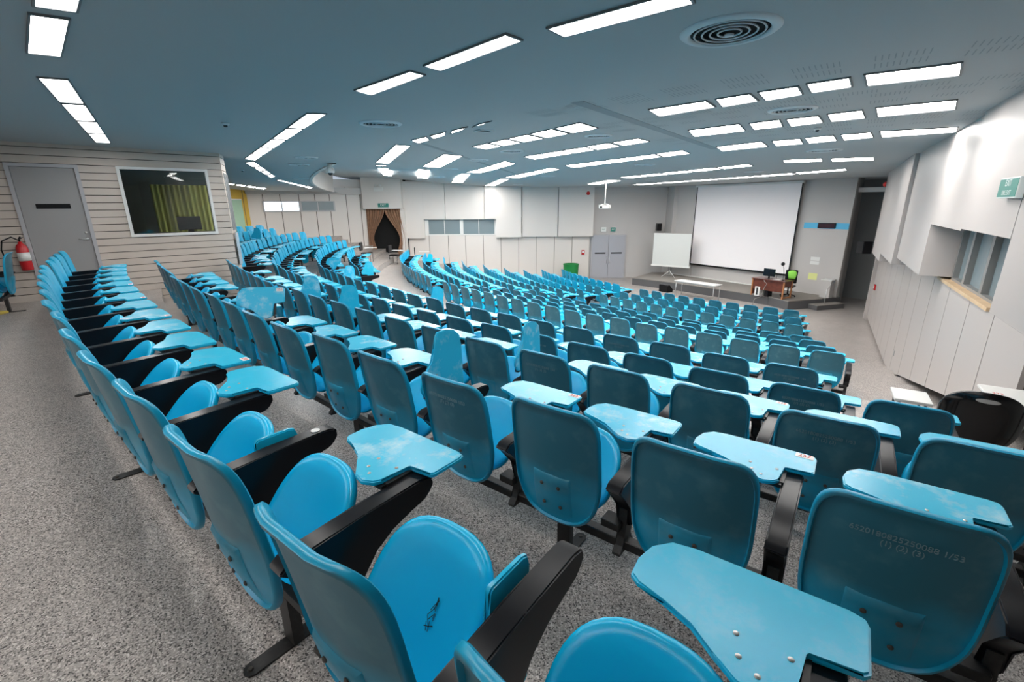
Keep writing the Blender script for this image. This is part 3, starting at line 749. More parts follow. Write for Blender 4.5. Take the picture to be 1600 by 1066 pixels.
# grooves between ceiling facets and acoustic slots
def strip(name, p, q, w, material, z=-.003, h=.006):
    bm = bmesh.new(); p, q = Vector(p), Vector(q); d = (q - p).normalized(); n = Vector((-d.y, d.x)) * w / 2
    N_ = 24; pv = None
    for i in range(N_ + 1):
        c = p + (q - p) * i / N_; a, b = c + n, c - n
        r = [bm.verts.new((v.x, v.y, ceil_z(v.x, v.y) + dz)) for v, dz in ((a, .004), (a, z), (b, z), (b, .004))]
        if pv:
            for j in range(4): bm.faces.new((pv[j], pv[(j + 1) % 4], r[(j + 1) % 4], r[j]))
        pv = r
    return finish(name, bm, material)
struct(strip('trim_30', (.72, 5.50), (4.18, 10.1), .15, M['slot']))
struct(strip('trim_31', (-1.60, 8.70), (.5, 19.0), .10, M['slot']))
bm = bmesh.new()
def slots(r, a, n=9):
    for k in range(n):
        aa = a + (k - n / 2) * .075
        p, q = Vector(pol(r, aa)), Vector(pol(r - .17, aa)); d = (q - p).normalized(); s = Vector((-d.y, d.x)) * .0045
        vs = [bm.verts.new((v.x, v.y, ceil_z(v.x, v.y) - .002)) for v in (p + s, q + s, q - s, p - s)]
        f = bm.faces.new(vs)
for rr in (31.35, 31.1, 30.0, 29.75, 29.35, 27.9, 27.65, 27.2):
    for k in range(11): slots(rr, -131.2 + k * 1.02 - (.5 if int(rr) % 2 else 0))
struct(finish('trim_32', bm, M['slot']))

def dome_camera():
    x, y = -4.6, 12.5; z = ceil_z(x, y) - .012
    t = empty('dome_camera', (x, y, z), 0, 'white dome security camera hanging from the ceiling before the curved fascia', 'security camera')
    bm = bmesh.new(); add_lathe(bm, [(0, 0), (.05, 0), (.05, -.05), (.075, -.07), (.10, -.12), (.105, -.20), (.09, -.215), (0, -.215)], n=24); finish('housing', bm, M['whiteplain'], t, smooth=True)
    bm = bmesh.new(); add_lathe(bm, [(.06, -.214), (.06, -.235), (.04, -.265), (0, -.275)], n=20); finish('lens_dome', bm, M['blackgloss'], t, smooth=True)
dome_camera()
def sensor(x, y, lb, r=.05):
    z = ceil_z(x, y); t = empty('ceiling_sensor', (x, y, z), 0, lb, 'sensor', 'small ceiling sensors')
    bm = bmesh.new(); add_lathe(bm, [(0, 0), (r, 0), (r, -.015), (r * .75, -.03), (0, -.03)], n=20); finish('sensor_base', bm, M['vent'], t, smooth=True)
    bm = bmesh.new(); add_lathe(bm, [(r * .5, -.03), (r * .45, -.05), (0, -.055)], n=16); finish('sensor_head', bm, M['darkmetal'], t, smooth=True)
sensor(-3.74, 6.61, 'small round sensor on the ceiling near the diagonal lamp strip')
sensor(4.57, 7.45, 'small sensor below the second right-hand light row')
sensor(-7.6, 13.9, 'small sensor on the ceiling past the booth corner')
t = empty('square_vent', (-.39, 7.43, ceil_z(-.39, 7.43)), R(35), 'small dark square vent beside the second central lamp row', 'vent')
bm = bmesh.new(); add_box(bm, -.10, .10, -.07, .07, -.008, 0); finish('grille', bm, M['darkmetal'], t)
bm = bmesh.new()
for a in ((-.12, -.10, -.09, .09), (.10, .12, -.09, .09), (-.10, .10, -.09, -.07), (-.10, .10, .07, .09)): add_box(bm, *a, -.012, 0)
finish('grille_frame', bm, M['vent'], t)

# ------------------------------------------------------------------ tablet-arm chairs
def y0_back(z): return interp(z, [.27, .33, .45, .60, .75, .91], [.075, .048, .018, .0, -.022, -.045])
def se(t, n):
    c = math.cos(t); return math.copysign(abs(c) ** (2 / n), c)
def back_mesh():
    NT = 44
    def pt(t, s, off):
        n = 5.5 if math.sin(t) > 0 else 2.7
        x = .232 * se(t, n) * s; sz = math.sin(t); zz = (.318 if sz > 0 else .325) * math.copysign(abs(sz) ** (2 / n), sz) * s
        z = .60 + zz; y = y0_back(z) + .055 * (abs(x) / .232) ** 2.3 + off
        return Vector((x, y, z))
    bm = bmesh.new(); rings = []
    spec = [(.25, 0), (.5, 0), (.75, 0), (.92, 0), (.975, .001), (1, -.006), (1.0, -.020), (.985, -.026), (.955, -.026), (.935, -.012), (.88, -.009), (.75, -.008), (.5, -.008), (.25, -.008)]
    c0 = bm.verts.new(pt(0, 0, 0)); c1 = bm.verts.new(pt(0, 0, -.008))
    for s, off in spec: rings.append([bm.verts.new(pt(2 * PI * (k + .5) / NT, s, off)) for k in range(NT)])
    for a, b in zip(rings, rings[1:]):
        for k in range(NT): bm.faces.new((a[k], a[(k + 1) % NT], b[(k + 1) % NT], b[k]))
    for k in range(NT):
        bm.faces.new((c0, rings[0][(k + 1) % NT], rings[0][k])); bm.faces.new((c1, rings[-1][k], rings[-1][(k + 1) % NT]))
    # raised mounting plate on the rear, ledge at the top
    def yb(x, z): return y0_back(z) + .055 * (abs(x) / .232) ** 2.3 - .008
    for (xa, xb, za, zb2, pa, pb) in ((-.088, .088, .34, .545, .003, .011),):
        n = 5; g = []
        for i in range(n + 1):
            z = za + (zb2 - za) * i / n; d = pa + (pb - pa) * i / n
            g.append([bm.verts.new((xa - .012, yb(xa, z) + .002, z)), bm.verts.new((xa, yb(xa, z) - d, z)), bm.verts.new((0, yb(0, z) - d, z)), bm.verts.new((xb, yb(xb, z) - d, z)), bm.verts.new((xb + .012, yb(xb, z) + .002, z))])
        for i in range(n):
            for j in range(4): bm.faces.new((g[i][j], g[i][j + 1], g[i + 1][j + 1], g[i + 1][j]))
        top = [bm.verts.new((x, yb(x, zb2 + .014) + .002, zb2 + .014)) for x in (xa - .012, 0, xb + .012)]
        bm.faces.new((g[-1][0], g[-1][1], top[0])); bm.faces.new((g[-1][1], g[-1][2], top[1], top[0])); bm.faces.new((g[-1][2], g[-1][3], top[2], top[1])); bm.faces.new((g[-1][3], g[-1][4], top[2]))
    bmesh.ops.recalc_face_normals(bm, faces=bm.faces)
    me = bpy.data.meshes.new('backrest'); bm.to_mesh(me); bm.free()
    for p in me.polygons: p.use_smooth = True
    me.set_sharp_from_angle(angle=R(50)); me.materials.append(M['back']); return me
SEAT_TILT = R(51)
def seat_mesh():
    NT = 40
    def pt(t, s, off):
        st = math.sin(t); n = 2.6 if st > 0 else 3.2
        x = .212 * se(t, n) * s * (1 if st > 0 else 1 - .10 * abs(st)); w = .21 + (.235 if st > 0 else .19) * math.copysign(abs(st) ** (2 / n), st) * s
        d = .028 * (1 - min(1, (x / .2) ** 2 + ((w - .2) / .23) ** 2)) if s < 1 else 0
        return Vector((x, w, off - max(0, d) + .03 * (w / .43) ** 2 * -.6))
    bm = bmesh.new(); spec = [(.3, 0), (.6, 0), (.85, 0), (.95, .002), (1, -.005), (1, -.026), (.975, -.03), (.93, -.018), (.6, -.016), (.3, -.016)]
    c0 = bm.verts.new(pt(0, 0, 0)); c1 = bm.verts.new(pt(0, 0, -.016)); rings = []
    for s, off in spec: rings.append([bm.verts.new(pt(2 * PI * (k + .5) / NT, s, off)) for k in range(NT)])
    for a, b in zip(rings, rings[1:]):
        for k in range(NT): bm.faces.new((a[k], a[(k + 1) % NT], b[(k + 1) % NT], b[k]))
    for k in range(NT):
        bm.faces.new((c0, rings[0][(k + 1) % NT], rings[0][k])); bm.faces.new((c1, rings[-1][k], rings[-1][(k + 1) % NT]))
    bmesh.ops.recalc_face_normals(bm, faces=bm.faces)
    T = Matrix.Translation((0, .105, .315)) @ Matrix.Rotation(SEAT_TILT, 4, 'X')
    me = bpy.data.meshes.new('seat'); bm.to_mesh(me); bm.free(); me.transform(T)
    for p in me.polygons: p.use_smooth = True
    me.set_sharp_from_angle(angle=R(60)); me.materials.append(M['seat']); return me
AX = .302                                     # armrest sits between two chairs
def arm_meshes():
    bm = bmesh.new()
    pr = [(.015, .580), (.05, .605), (.30, .614), (.53, .620), (.572, .612), (.585, .592), (.572, .58), (.570, .555), (.54, .532), (.47, .522), (.39, .505), (.32, .465), (.265, .40), (.235, .33), (.165, .33), (.15, .44), (.06, .54)]
    add_prism(bm, pr, lambda y, z: Vector((AX - .036, y, z)), lambda y, z: Vector((AX + .036, y, z)))
    bmesh.ops.bevel(bm, geom=bm.edges[:], offset=.006, segments=2, affect='EDGES', clamp_overlap=True)
    bmesh.ops.recalc_face_normals(bm, faces=bm.faces)
    a = bpy.data.meshes.new('armrest'); bm.to_mesh(a); bm.free()
    bm = bmesh.new()
    pr = [(.15, .42), (.245, .42), (.235, .34), (.215, .30), (.205, .27), (.22, .235), (.245, .215), (.245, .20), (.095, .20), (.095, .215), (.125, .24), (.14, .28), (.145, .33)]
    add_prism(bm, pr, lambda y, z: Vector((AX - .02, y, z)), lambda y, z: Vector((AX + .02, y, z)))
    add_box(bm, AX - .09, AX + .0, .11, .19, .315, .355)
    bmesh.ops.bevel(bm, geom=bm.edges[:], offset=.003, segments=1, affect='EDGES', clamp_overlap=True)
    bmesh.ops.recalc_face_normals(bm, faces=bm.faces)
    b = bpy.data.meshes.new('arm_bracket'); bm.to_mesh(b); bm.free()
    a.materials.append(M['black']); b.materials.append(M['blacksteel'])
    for me in (a, b):
        for p in me.polygons: p.use_smooth = True
        me.set_sharp_from_angle(angle=R(35))
    return a, b
def simple_mesh(name, fn, material, sharp=35):
    bm = bmesh.new(); fn(bm); bmesh.ops.recalc_face_normals(bm, faces=bm.faces)
    me = bpy.data.meshes.new(name); bm.to_mesh(me); bm.free(); me.materials.append(material)
    for p in me.polygons: p.use_smooth = True
    me.set_sharp_from_angle(angle=R(sharp)); return me
def f_beam(bm):
    add_box(bm, -.302, .302, .135, .185, .215, .262); bmesh.ops.bevel(bm, geom=bm.edges[:], offset=.004, segments=1, affect='EDGES')
def f_leg(bm):
    add_box(bm, -.035, .035, .135, .175, .008, .216)
    pts = []
    for k in range(7): a = -PI / 2 - PI * (k) / 6; pts.append((.028 * math.cos(a + PI / 2), -.015 + .028 * math.sin(a + PI / 2 + PI / 2) * 0 - .028 * abs(math.sin(k * PI / 6))))
    out = [(.030, .0), (.030, .33), (.022, .348), (0, .355), (-.022, .348), (-.030, .33), (-.030, .0), (-.022, -.020), (0, -.028), (.022, -.020)]
    add_prism(bm, out, lambda x, y: Vector((x, y, .0)), lambda x, y: Vector((x, y, .008)))
def f_bolt(bm):
    add_lathe(bm, [(0, .014), (.009, .014), (.011, .008)], o=(0, -.005, 0), n=6); add_lathe(bm, [(0, .014), (.009, .014), (.011, .008)], o=(0, .325, 0), n=6)
TAB = [(-.425, .535), (-.43, .60), (-.415, .665), (-.375, .71), (-.31, .722), (.03, .722), (.062, .712), (.07, .69), (.07, .56), (.058, .548), (-.038, .545), (-.045, .535), (-.045, .42), (-.06, .395), (-.10, .375), (-.15, .385), (-.20, .425), (-.255, .475), (-.33, .505), (-.40, .515)]
TZ = .624
def f_tab(bm):
    add_prism(bm, TAB, lambda x, y: Vector((x, y, 0)), lambda x, y: Vector((x, y, .020)))
    top = [e for e in bm.edges if abs(e.verts[0].co.z - e.verts[1].co.z) < 1e-5]
    bmesh.ops.bevel(bm, geom=top, offset=.005, segments=2, affect='EDGES', clamp_overlap=True)
def f_hinge(bm):
    add_box(bm, -.14, -.036, .41, .53, -.014, 0); add_box(bm, -.055, -.028, .43, .56, -.026, .004)
ME = {'backrest': back_mesh(), 'seat': seat_mesh()}
ME['armrest'], ME['arm_bracket'] = arm_meshes()
ME['beam'] = simple_mesh('beam', f_beam, M['blacksteel']); ME['leg'] = simple_mesh('leg', f_leg, M['blacksteel']); ME['floor_bolt'] = simple_mesh('floor_bolt', f_bolt, M['screwrust'])
ME['tablet'] = simple_mesh('tablet', f_tab, M['tablet'], 50); ME['hinge'] = simple_mesh('hinge', f_hinge, M['blacksteel'])
def f_ts(bm): add_lathe(bm, [(.0065, .0185), (.0065, .0215), (.004, .0228), (0, .023)], n=12)
ME['tablet_screw'] = simple_mesh('tablet_screw', f_ts, M['screw'])
def f_bs(bm): add_lathe(bm, [(.009, 0), (.009, .003), (.005, .006), (0, .006)], n=12, T=Matrix.Rotation(PI / 2, 4, 'X'))
ME['shell_screw'] = simple_mesh('shell_screw', f_bs, M['screwrust'])
def f_stk(bm):
    pts = []
    for cx_, cy_, a0 in ((.028, .012, 0), (-.028, .012, 90), (-.028, -.012, 180), (.028, -.012, 270)):
        for k in range(4): a = R(a0 + 30 * k); pts.append((cx_ + .008 * math.cos(a), cy_ + .008 * math.sin(a)))
    add_prism(bm, pts, lambda x, y: Vector((x, y, 0)), lambda x, y: Vector((x, y, .0009)))
ME['number_sticker'] = simple_mesh('number_sticker', f_stk, M['sticker'])
DIG = {}
def digits(s):
    if s not in DIG:
        o = text_mesh('digits', s, .034, M['redink']); DIG[s] = o.data; bpy.data.objects.remove(o)
    return DIG[s]

def tab_matrix(state):
    h = Vector((-.035, 0, TZ))
    if state == 'open': return Matrix.Translation((AX, 0, TZ - 0))
    if state == 'up':   return Matrix.Translation((AX - .055, -.30, TZ - .02)) @ Matrix.Rotation(R(88), 4, 'Y')
    if state == 'down': return Matrix.Translation((AX - .062, -.27, TZ - .055)) @ Matrix.Rotation(R(-90), 4, 'Y')
    if state == 'raised': return Matrix.Translation((AX - .12, .36, TZ + .01)) @ Matrix.Rotation(R(48), 4, 'Z') @ Matrix.Rotation(R(66), 4, 'X') @ Matrix.Translation((.17, -.40, 0))
def part(me, name, parent, mtx=None):
    o = bpy.data.objects.new(name, me); COL.objects.link(o); o.parent = parent
    if mtx is not None: o.matrix_local = mtx
    return o
def make_chair(x, y, z, rz, detail, state, leg, num, label, group, stencil=False, lean=0, key_extra=None):
    t = empty('tablet_chair', (x, y, z), rz, label, 'chair', group)
    lm = Matrix.Translation((0, .15, .30)) @ Matrix.Rotation(lean, 4, 'X') @ Matrix.Translation((0, -.15, -.30))
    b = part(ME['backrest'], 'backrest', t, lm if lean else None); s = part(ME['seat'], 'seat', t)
    a = part(ME['armrest'], 'armrest', t); k = part(ME['arm_bracket'], 'arm_bracket', t); part(ME['beam'], 'beam', t)
    if leg:
        l = part(ME['leg'], 'leg', t)
        if detail > 1: part(ME['floor_bolt'], 'floor_bolt', l)
    tb = part(ME['tablet'], 'tablet', t, tab_matrix(state))
    if detail > 0: part(ME['hinge'], 'hinge', tb)
    if detail > 1:
        for sx, sy in ((-.17, .50), (-.115, .42), (-.065, .50), (-.155, .445)): part(ME['tablet_screw'], 'screw', tb, Matrix.Translation((sx, sy, 0)))
        for sx in (-.045, .045):
            for sz, pr in ((.50, .0105), (.385, .0055)): part(ME['shell_screw'], 'screw', b, Matrix.Translation((sx, y0_back(sz) + .0016 - .008 - pr, sz)))
    if num:
        zt = .0203
        flip = state in ('up',)
        mt = Matrix.Translation((.022, .690, zt))
        if state == 'up': mt = Matrix.Translation((.0, .675, -.0003)) @ Matrix.Rotation(PI, 4, 'Y') @ Matrix.Rotation(R(0), 4, 'Z')
        if state == 'raised': mt = Matrix.Translation((.02, .690, -.0003 + .0206)) 
        st = part(ME['number_sticker'], 'number_sticker', tb, mt)
        part(digits(num), 'digits', st, Matrix.Translation((0, 0, .0014)))
    if key_extra == 'dot':
        bm = bmesh.new(); add_lathe(bm, [(.019, 0), (.019, .001), (0, .0012)], o=(AX, .50, .6205), n=20); finish('round_white_sticker', bm, M['sticker'], a)
    if key_extra == 'scribble':
        Tq = Matrix.Translation((0, .105, .315)) @ Matrix.Rotation(SEAT_TILT, 4, 'X')
        bm = bmesh.new(); rg_ = random.Random(3)
        for q in range(13):
            cx_, cy_ = .045 + rg_.uniform(-.012, .012), .21 + rg_.uniform(-.035, .035); an = rg_.uniform(.3, 2.2); ln = rg_.uniform(.006, .018)
            dx, dy = math.cos(an) * ln, math.sin(an) * ln; nx, ny = -math.sin(an) * .0011, math.cos(an) * .0011
            bm.faces.new([bm.verts.new(Tq @ Vector((x_, y_, -.0235))) for x_, y_ in ((cx_ - dx + nx, cy_ - dy + ny), (cx_ + dx + nx, cy_ + dy + ny), (cx_ + dx - nx, cy_ + dy - ny), (cx_ - dx - nx, cy_ - dy - ny))])
        finish('pen_scribble', bm, M['hole'], s)
    if stencil:
        Ts = Matrix.Translation((0, 0, 0)) @ Matrix(((1, 0, 0, 0), (0, 0, 1, y0_back(.80) - .0115), (0, 1, 0, .80), (0, 0, 0, 1)))
        Tt = Matrix.Translation((0, y0_back(.79) - .0125, .79)) @ Matrix.Rotation(PI / 2, 4, 'X')
        o = text_mesh('stencil_text', '6520180825250088 1/53\n(1) (2) (3)', .026, M['greyink'], extrude=.0004)
        o.data.transform(Matrix.Rotation(R(4), 4, 'X') @ Matrix.Identity(4)); o.parent = b; o.matrix_local = Tt
    return t

# (key, radius, floor z, left corner azimuth of the first chair, pitch, last azimuth, row phrase, end phrase, group)
ROWS = [
 ('R1', 35.77, 0.0, -126.50, .625, -142.6, 'rearmost row', 'camera end'),
 ('R1b', 35.77, -.10, -157.3, .60, -165.4, 'rearmost row past the booth', 'booth end'),
 ('R2', 34.60, -.20, -125.75, .605, -142.3, 'second row from the back', 'right end'),
 ('R2b', 34.60, -.20, -155.2, .59, -163.4, 'second row past the booth', 'booth end'),
 ('R3', 33.45, -.41, -125.09, .592, -164.8, 'third row from the back', 'right end'),
 ('R4', 32.45, -.62, -125.34, .587, -166.0, 'fourth row from the back', 'right end'),
 ('R5', 31.30, -.83, -126.70, .583, -165.3, 'fifth row from the back', 'right end'),
 ('R6', 30.22, -1.04, -149.5, .583, -161.6, 'short sixth row by the curtains', 'near end'),
 ('L1', 27.83, -1.56, -126.27, .588, -147.2, 'first middle-block row', 'right end'),
 ('L2', 26.82, -1.75, -126.52, .588, -147.2, 'second middle-block row', 'right end'),
 ('L3', 25.71, -1.95, -126.93, .588, -147.2, 'third middle-block row', 'right end'),
 ('L4', 24.60, -2.15, -127.58, .590, -147.2, 'fourth middle-block row', 'right end'),
 ('F3', 21.21, -2.68, -128.86, .605, -147.2, 'third row from the stage', 'right end'),
 ('F2', 20.22, -2.68, -129.34, .605, -147.2, 'second row from the stage', 'right end'),
 ('F1', 19.10, -2.68, -130.01, .605, -147.2, 'front row at the stage', 'right end'),
 ('M1', 27.90, -1.56, -149.9, .575, -170.3, 'first far-left block row', 'near end'),
 ('M2', 26.82, -1.75, -150.0, .575, -169.8, 'second far-left block row', 'near end'),
 ('M3', 25.71, -1.95, -150.1, .575, -169.5, 'third far-left block row', 'near end'),
 ('M4', 24.60, -2.15, -150.2, .575, -169.2, 'fourth far-left block row', 'near end'),
 ('M5', 23.45, -2.35, -150.3, .575, -168.9, 'fifth far-left block row', 'near end'),
 ('M6', 22.30, -2.55, -150.5, .575, -168.5, 'sixth far-left block row', 'near end'),
 ('M7', 21.21, -2.68, -150.7, .585, -168.0, 'seventh far-left block row', 'near end'),
 ('M8', 20.22, -2.68, -150.9, .585, -167.3, 'eighth far-left block row', 'near end'),
 ('M9', 19.10, -2.68, -151.2, .585, -166.6, 'ninth far-left block row', 'near end'),
]
STATE = {('R1', 1): 'down', ('R1', 3): 'down', ('R2', 4): 'up', ('R3', 5): 'up', ('R3', 12): 'up', ('R3', 10): 'up', ('R2', 9): 'raised', ('R5', 22): 'raised', ('M1', 0): 'down', ('L1', 6): 'down', ('R2', 12): 'down', ('R6', 0): 'up', ('R2b', 5): 'up', ('M2', 14): 'up'}
NUMS = {('R2', 1): '237', ('R2', 4): '227', ('R3', 5): '253', ('R1', 5): '210', ('R2', 3): '222', ('R3', 2): '232', ('R1', 8): '212', ('R1', 12): '215', ('R2', 9): '253', ('R1', 10): '218'}
STEN = {('R2', 0), ('R3', 1), ('R4', 1), ('R5', 0), ('R2', 3), ('R3', 4), ('R5', 3), ('R4', 5)}
def nth(n): return '%d%s' % (n, 'th' if 10 <= n % 100 <= 20 else {1: 'st', 2: 'nd', 3: 'rd'}.get(n % 10, 'th'))
def build_rows():
    seats = []
    for key, r, z, a0, pitch, a1, phrase, end in ROWS:
        a = a0 + math.degrees(.232 / r); i = 0
        while a > a1:
            p = Vector(rp(r, a)); q = Vector(rp(r, a + .4)); s = Vector(rp(r, a - .4)); right = (q - s).normalized(); fwd = Vector((-right.y, right.x))
            seats.append(dict(key=key, i=i, p=p, z=z, rz=math.atan2(-fwd.x, fwd.y), phrase=phrase, end=end, n=i))
            # next seat one pitch to the left
            step = math.degrees(pitch / r) * .8
            while (Vector(rp(r, a - step)) - p).length < pitch: step += .005
            a -= step; i += 1
    def near_booth(p):
        best = 9
        for a_, b_ in ((bpt(0), BC), (BC, (-6.24, 10.72))):
            a_, b_ = Vector(a_), Vector(b_); t_ = max(0, min(1, (p - a_).dot(b_ - a_) / (b_ - a_).length_squared)); best = min(best, (p - a_ - (b_ - a_) * t_).length)
        return best < .33
    print('SKIP', [(s['key'], s['i'], tuple(s['p'])) for s in seats if near_booth(s['p'])])
    seats = [s for s in seats if not near_booth(s['p'])]
    seats.sort(key=lambda s: s['p'].length + .0)
    rng = random.Random(11)
    far = []
    for k, s in enumerate(seats):
        key = (s['key'], s['i']); d = s['p'].length
        st = STATE.get(key)
        if st is None:
            u = rng.random(); st = 'open'
            if u < .035 and key[0] not in ('R1',) and key[1] > 6: st = 'down'
            elif u < .045 and key[1] > 8: st = 'up'
            elif u < .40 and key[0] in ('R3', 'R4', 'R5', 'R2b', 'R1b', 'R6') and (key[1] > 22 or key[0] in ('R1b', 'R2b', 'R6')): st = 'down'
        s['st'] = st; leg = s['i'] % 3 == 2
        if k >= 300:
            s['leg'] = leg; far.append(s); continue
        det = 2 if d < 3.6 else (1 if d < 8 else 0)
        how = {'open': '', 'up': ', tablet upright', 'down': ', tablet stowed', 'raised': ', tablet tipped up'}[st]
        lab = 'blue tablet chair %s from the %s, %s%s' % (nth(s['i'] + 1), s['end'], s['phrase'], how)
        make_chair(s['p'].x, s['p'].y, s['z'], s['rz'], det, st, leg, NUMS.get(key), lab, 'chairs in the ' + s['phrase'], key in STEN, lean=R(rng.uniform(-1.6, 1.6)), key_extra={('R1', 3): 'dot', ('R1', 1): 'scribble'}.get(key))
    # the farthest chairs of the kind as one object
    bm = bmesh.new(); mats = []
    def put(me, T):
        mi = []
        for mm in me.materials:
            if mm not in mats: mats.append(mm)
            mi.append(mats.index(mm))
        tmp = me.copy(); tmp.transform(T)
        n0 = len(bm.faces); bm.from_mesh(tmp); bm.faces.ensure_lookup_table()
        for f in bm.faces[n0:]: f.material_index = mi[0]
        bpy.data.meshes.remove(tmp)
    for s in far:
        T = Matrix.Translation((s['p'].x, s['p'].y, s['z'])) @ Matrix.Rotation(s['rz'], 4, 'Z')
        for nm in ('backrest', 'seat', 'armrest', 'arm_bracket', 'beam') + (('leg',) if s['leg'] else ()): put(ME[nm], T)
        put(ME['tablet'], T @ tab_matrix(s['st']))
    if far:
        me = bpy.data.meshes.new('tablet_chair_block'); bm.to_mesh(me)
        for mm in mats: me.materials.append(mm)
        o = bpy.data.objects.new('tablet_chair_block', me); COL.objects.link(o)
        tag(o, 'blue tablet chairs farthest from the camera in the front rows and far-left block', 'chair', kind='stuff')
    bm.free()
    print('SEATS', len(seats), 'far', len(far))
build_rows()

# ------------------------------------------------------------------ stage and what stands on it
STZ = -2.30
def poly_slab(name, pts, z0, z1, mside, mtop):
    bm = bmesh.new(); add_prism(bm, pts, lambda x, y: Vector((x, y, z0)), lambda x, y: Vector((x, y, z1)))
    bmesh.ops.recalc_face_normals(bm, faces=bm.faces)
    me = bpy.data.meshes.new(name); bm.to_mesh(me); bm.free()
    me.materials.append(mside); me.materials.append(mtop)
    for p in me.polygons:
        if p.normal.z > .9: p.material_index = 1
    o = bpy.data.objects.new(name, me); COL.objects.link(o); return o
st_pts = [(6.62, 25.15), (8.19, 23.56), (11.07, 19.55), (11.35, 18.55), (13.0, 18.98), (14.0, 19.3), (9.3, 27.2), (8.3, 27.2)]
struct(poly_slab('stage_platform', st_pts, -2.68, STZ, M['stageside'], M['stage']))
bm = bmesh.new()
rim = st_pts[:5]
for a, b in zip(rim, rim[1:]):
    T = frame_T(a, (b[0] - a[0], b[1] - a[1]), STZ); L_ = math.hypot(b[0] - a[0], b[1] - a[1]); add_box(bm, 0, L_, -.012, .03, -.03, .004, T=T)
struct(finish('trim_33', bm, M['stage']))
# steps at the right end of the stage
TSt = frame_T((12.35, 18.80), (1.65, .5))
struct(box('stage_step', 0, 1.45, -.42, .0, -2.68, -2.49, M['stageside'], T=TSt))
struct(box('stage_step_tread', 0, 1.45, -.44, .0, -2.49, -2.475, M['stage'], T=TSt))
struct(sb('trim_34', 1.8, 8.9, -.12, .10, -2.30, -2.27, M['whiteplain']))

# big projection screen on the screen wall
scx0, scx1 = 2.06, 7.42
s = empty('projection_screen', TSn @ Vector(((scx0 + scx1) / 2, .05, -1.62)), math.atan2(-SD[1], -SD[0]), 'large white projection screen with thin black border on the stage wall', 'projection screen')
w2 = (scx1 - scx0) / 2
box('screen_surface', -w2 + .05, w2 - .05, .0, .012, .05, 4.04, M['screen'], s)
bm = bmesh.new()
for q in ((-w2, -w2 + .05, .0, 4.06), (w2 - .05, w2, .0, 4.06), (-w2 + .05, w2 - .05, -.0, .05), (-w2 + .05, w2 - .05, 4.04, 4.06)): add_box(bm, q[0], q[1], -.005, .014, q[2], q[3])
finish('black_border', bm, M['black'], s)
box('roller_case', -w2 - .05, w2 + .05, -.04, .09, 4.0, 4.10, M['whiteplain'], s, bevel=.01)
bm = bmesh.new(); add_tube(bm, [(-w2, .01, -.01), (w2, .01, -.01)], .022); finish('weight_bar', bm, M['black'], s, smooth=True)

# portable tripod screen
t = empty('tripod_screen', (8.66, 25.30, STZ), math.atan2(-.62, .80) + .0, 'white portable screen on a folding tripod at the left of the stage', 'tripod screen')
box('screen_panel', -1.0, 1.02, -.012, .012, .64, 2.34, M['screenpanel'], t)
box('screen_case', -1.05, 1.07, -.045, .045, .56, .65, M['whiteplain'], t, bevel=.01)
bm = bmesh.new(); add_tube(bm, [(0, .05, .25), (0, .05, 2.3)], .016); finish('pole', bm, M['alu'], t, smooth=True)
for a in (90, 210, 330):
    bm = bmesh.new(); add_tube(bm, [(0, .05, .34), (.42 * math.cos(R(a)), .05 + .42 * math.sin(R(a)), .01)], .013); add_tube(bm, [(0, .05, .12), (.21 * math.cos(R(a)), .05 + .21 * math.sin(R(a)), .17)], .008)
    finish('leg', bm, M['whiteplain'], t, smooth=True)

# white table in front of the stage
t = empty('folding_table', (8.62, 21.20, -2.68), math.atan2(-1.75, 1.30), 'long white-topped table with thin metal legs on the floor before the stage', 'table')
box('tabletop', -1.05, 1.05, -.30, .30, .715, .745, M['whiteplain'], t, bevel=.004)
bm = bmesh.new()
for q in ((-.98, .98, -.27, -.25), (-.98, .98, .25, .27), (-.98, -.96, -.25, .25), (.96, .98, -.25, .25)): add_box(bm, *q, .67, .714)
finish('apron', bm, M['alu'], t)
for sx in (-1, 1):
    for sy in (-1, 1):
        bm = bmesh.new(); add_tube(bm, [(sx * .96, sy * .25, .0), (sx * .96, sy * .25, .70)], .016); finish('leg', bm, M['alu'], t, smooth=True)

# floor monitor loudspeaker
t = empty('floor_monitor_speaker', (7.75, 22.95, -2.68), R(-60), 'black wedge stage monitor speaker on the floor against the stage', 'speaker')
bm = bmesh.new(); add_prism(bm, [(-.18, 0), (.20, 0), (.22, .12), (-.02, .36), (-.18, .36)], lambda y, z: Vector((-.28, y, z)), lambda y, z: Vector((.28, y, z)))
bmesh.ops.bevel(bm, geom=bm.edges[:], offset=.012, segments=2, affect='EDGES', clamp_overlap=True)
finish('cabinet', bm, M['black'], t, angle=40)
bm = bmesh.new(); Tg = Matrix.Translation((0, .10, .24)) @ Matrix.Rotation(R(-45), 4, 'X'); add_box(bm, -.24, .24, -.13, .13, .0, .012, T=Tg); finish('speaker_grille', bm, M['darkmetal'], t)

# teacher's desk
DA = math.atan2(-.84, .98)
t = empty('teacher_desk', (11.12, 19.55, STZ), math.atan2(-1.05, .62), 'mahogany teacher desk with orange wood legs at the front of the stage', 'desk')
box('desktop', -.74, .74, -.33, .36, .725, .752, M['deskwood'], t, bevel=.004)
box('modesty_panel', -.66, .66, -.27, -.25, .28, .72, M['deskwood'], t)
box('side_panel', -.70, -.67, -.28, .30, .05, .72, M['deskwood'], t)
box('drawer_box', .40, .68, -.22, .30, .50, .72, M['deskwood'], t)
for sx in (-.68, .68):
    for sy in (-.28, .31):
        box('leg', sx - .025, sx + .025, sy - .025, sy + .025, 0, .725, M['legwood'], t)
box('foot_rail', .655, .705, -.28, .31, .03, .08, M['legwood'], t)
TD = t.matrix_basis.copy()
def ondesk(x, y, z=.752): return TD @ Vector((x, y, z))
rzd = t.rotation_euler.z
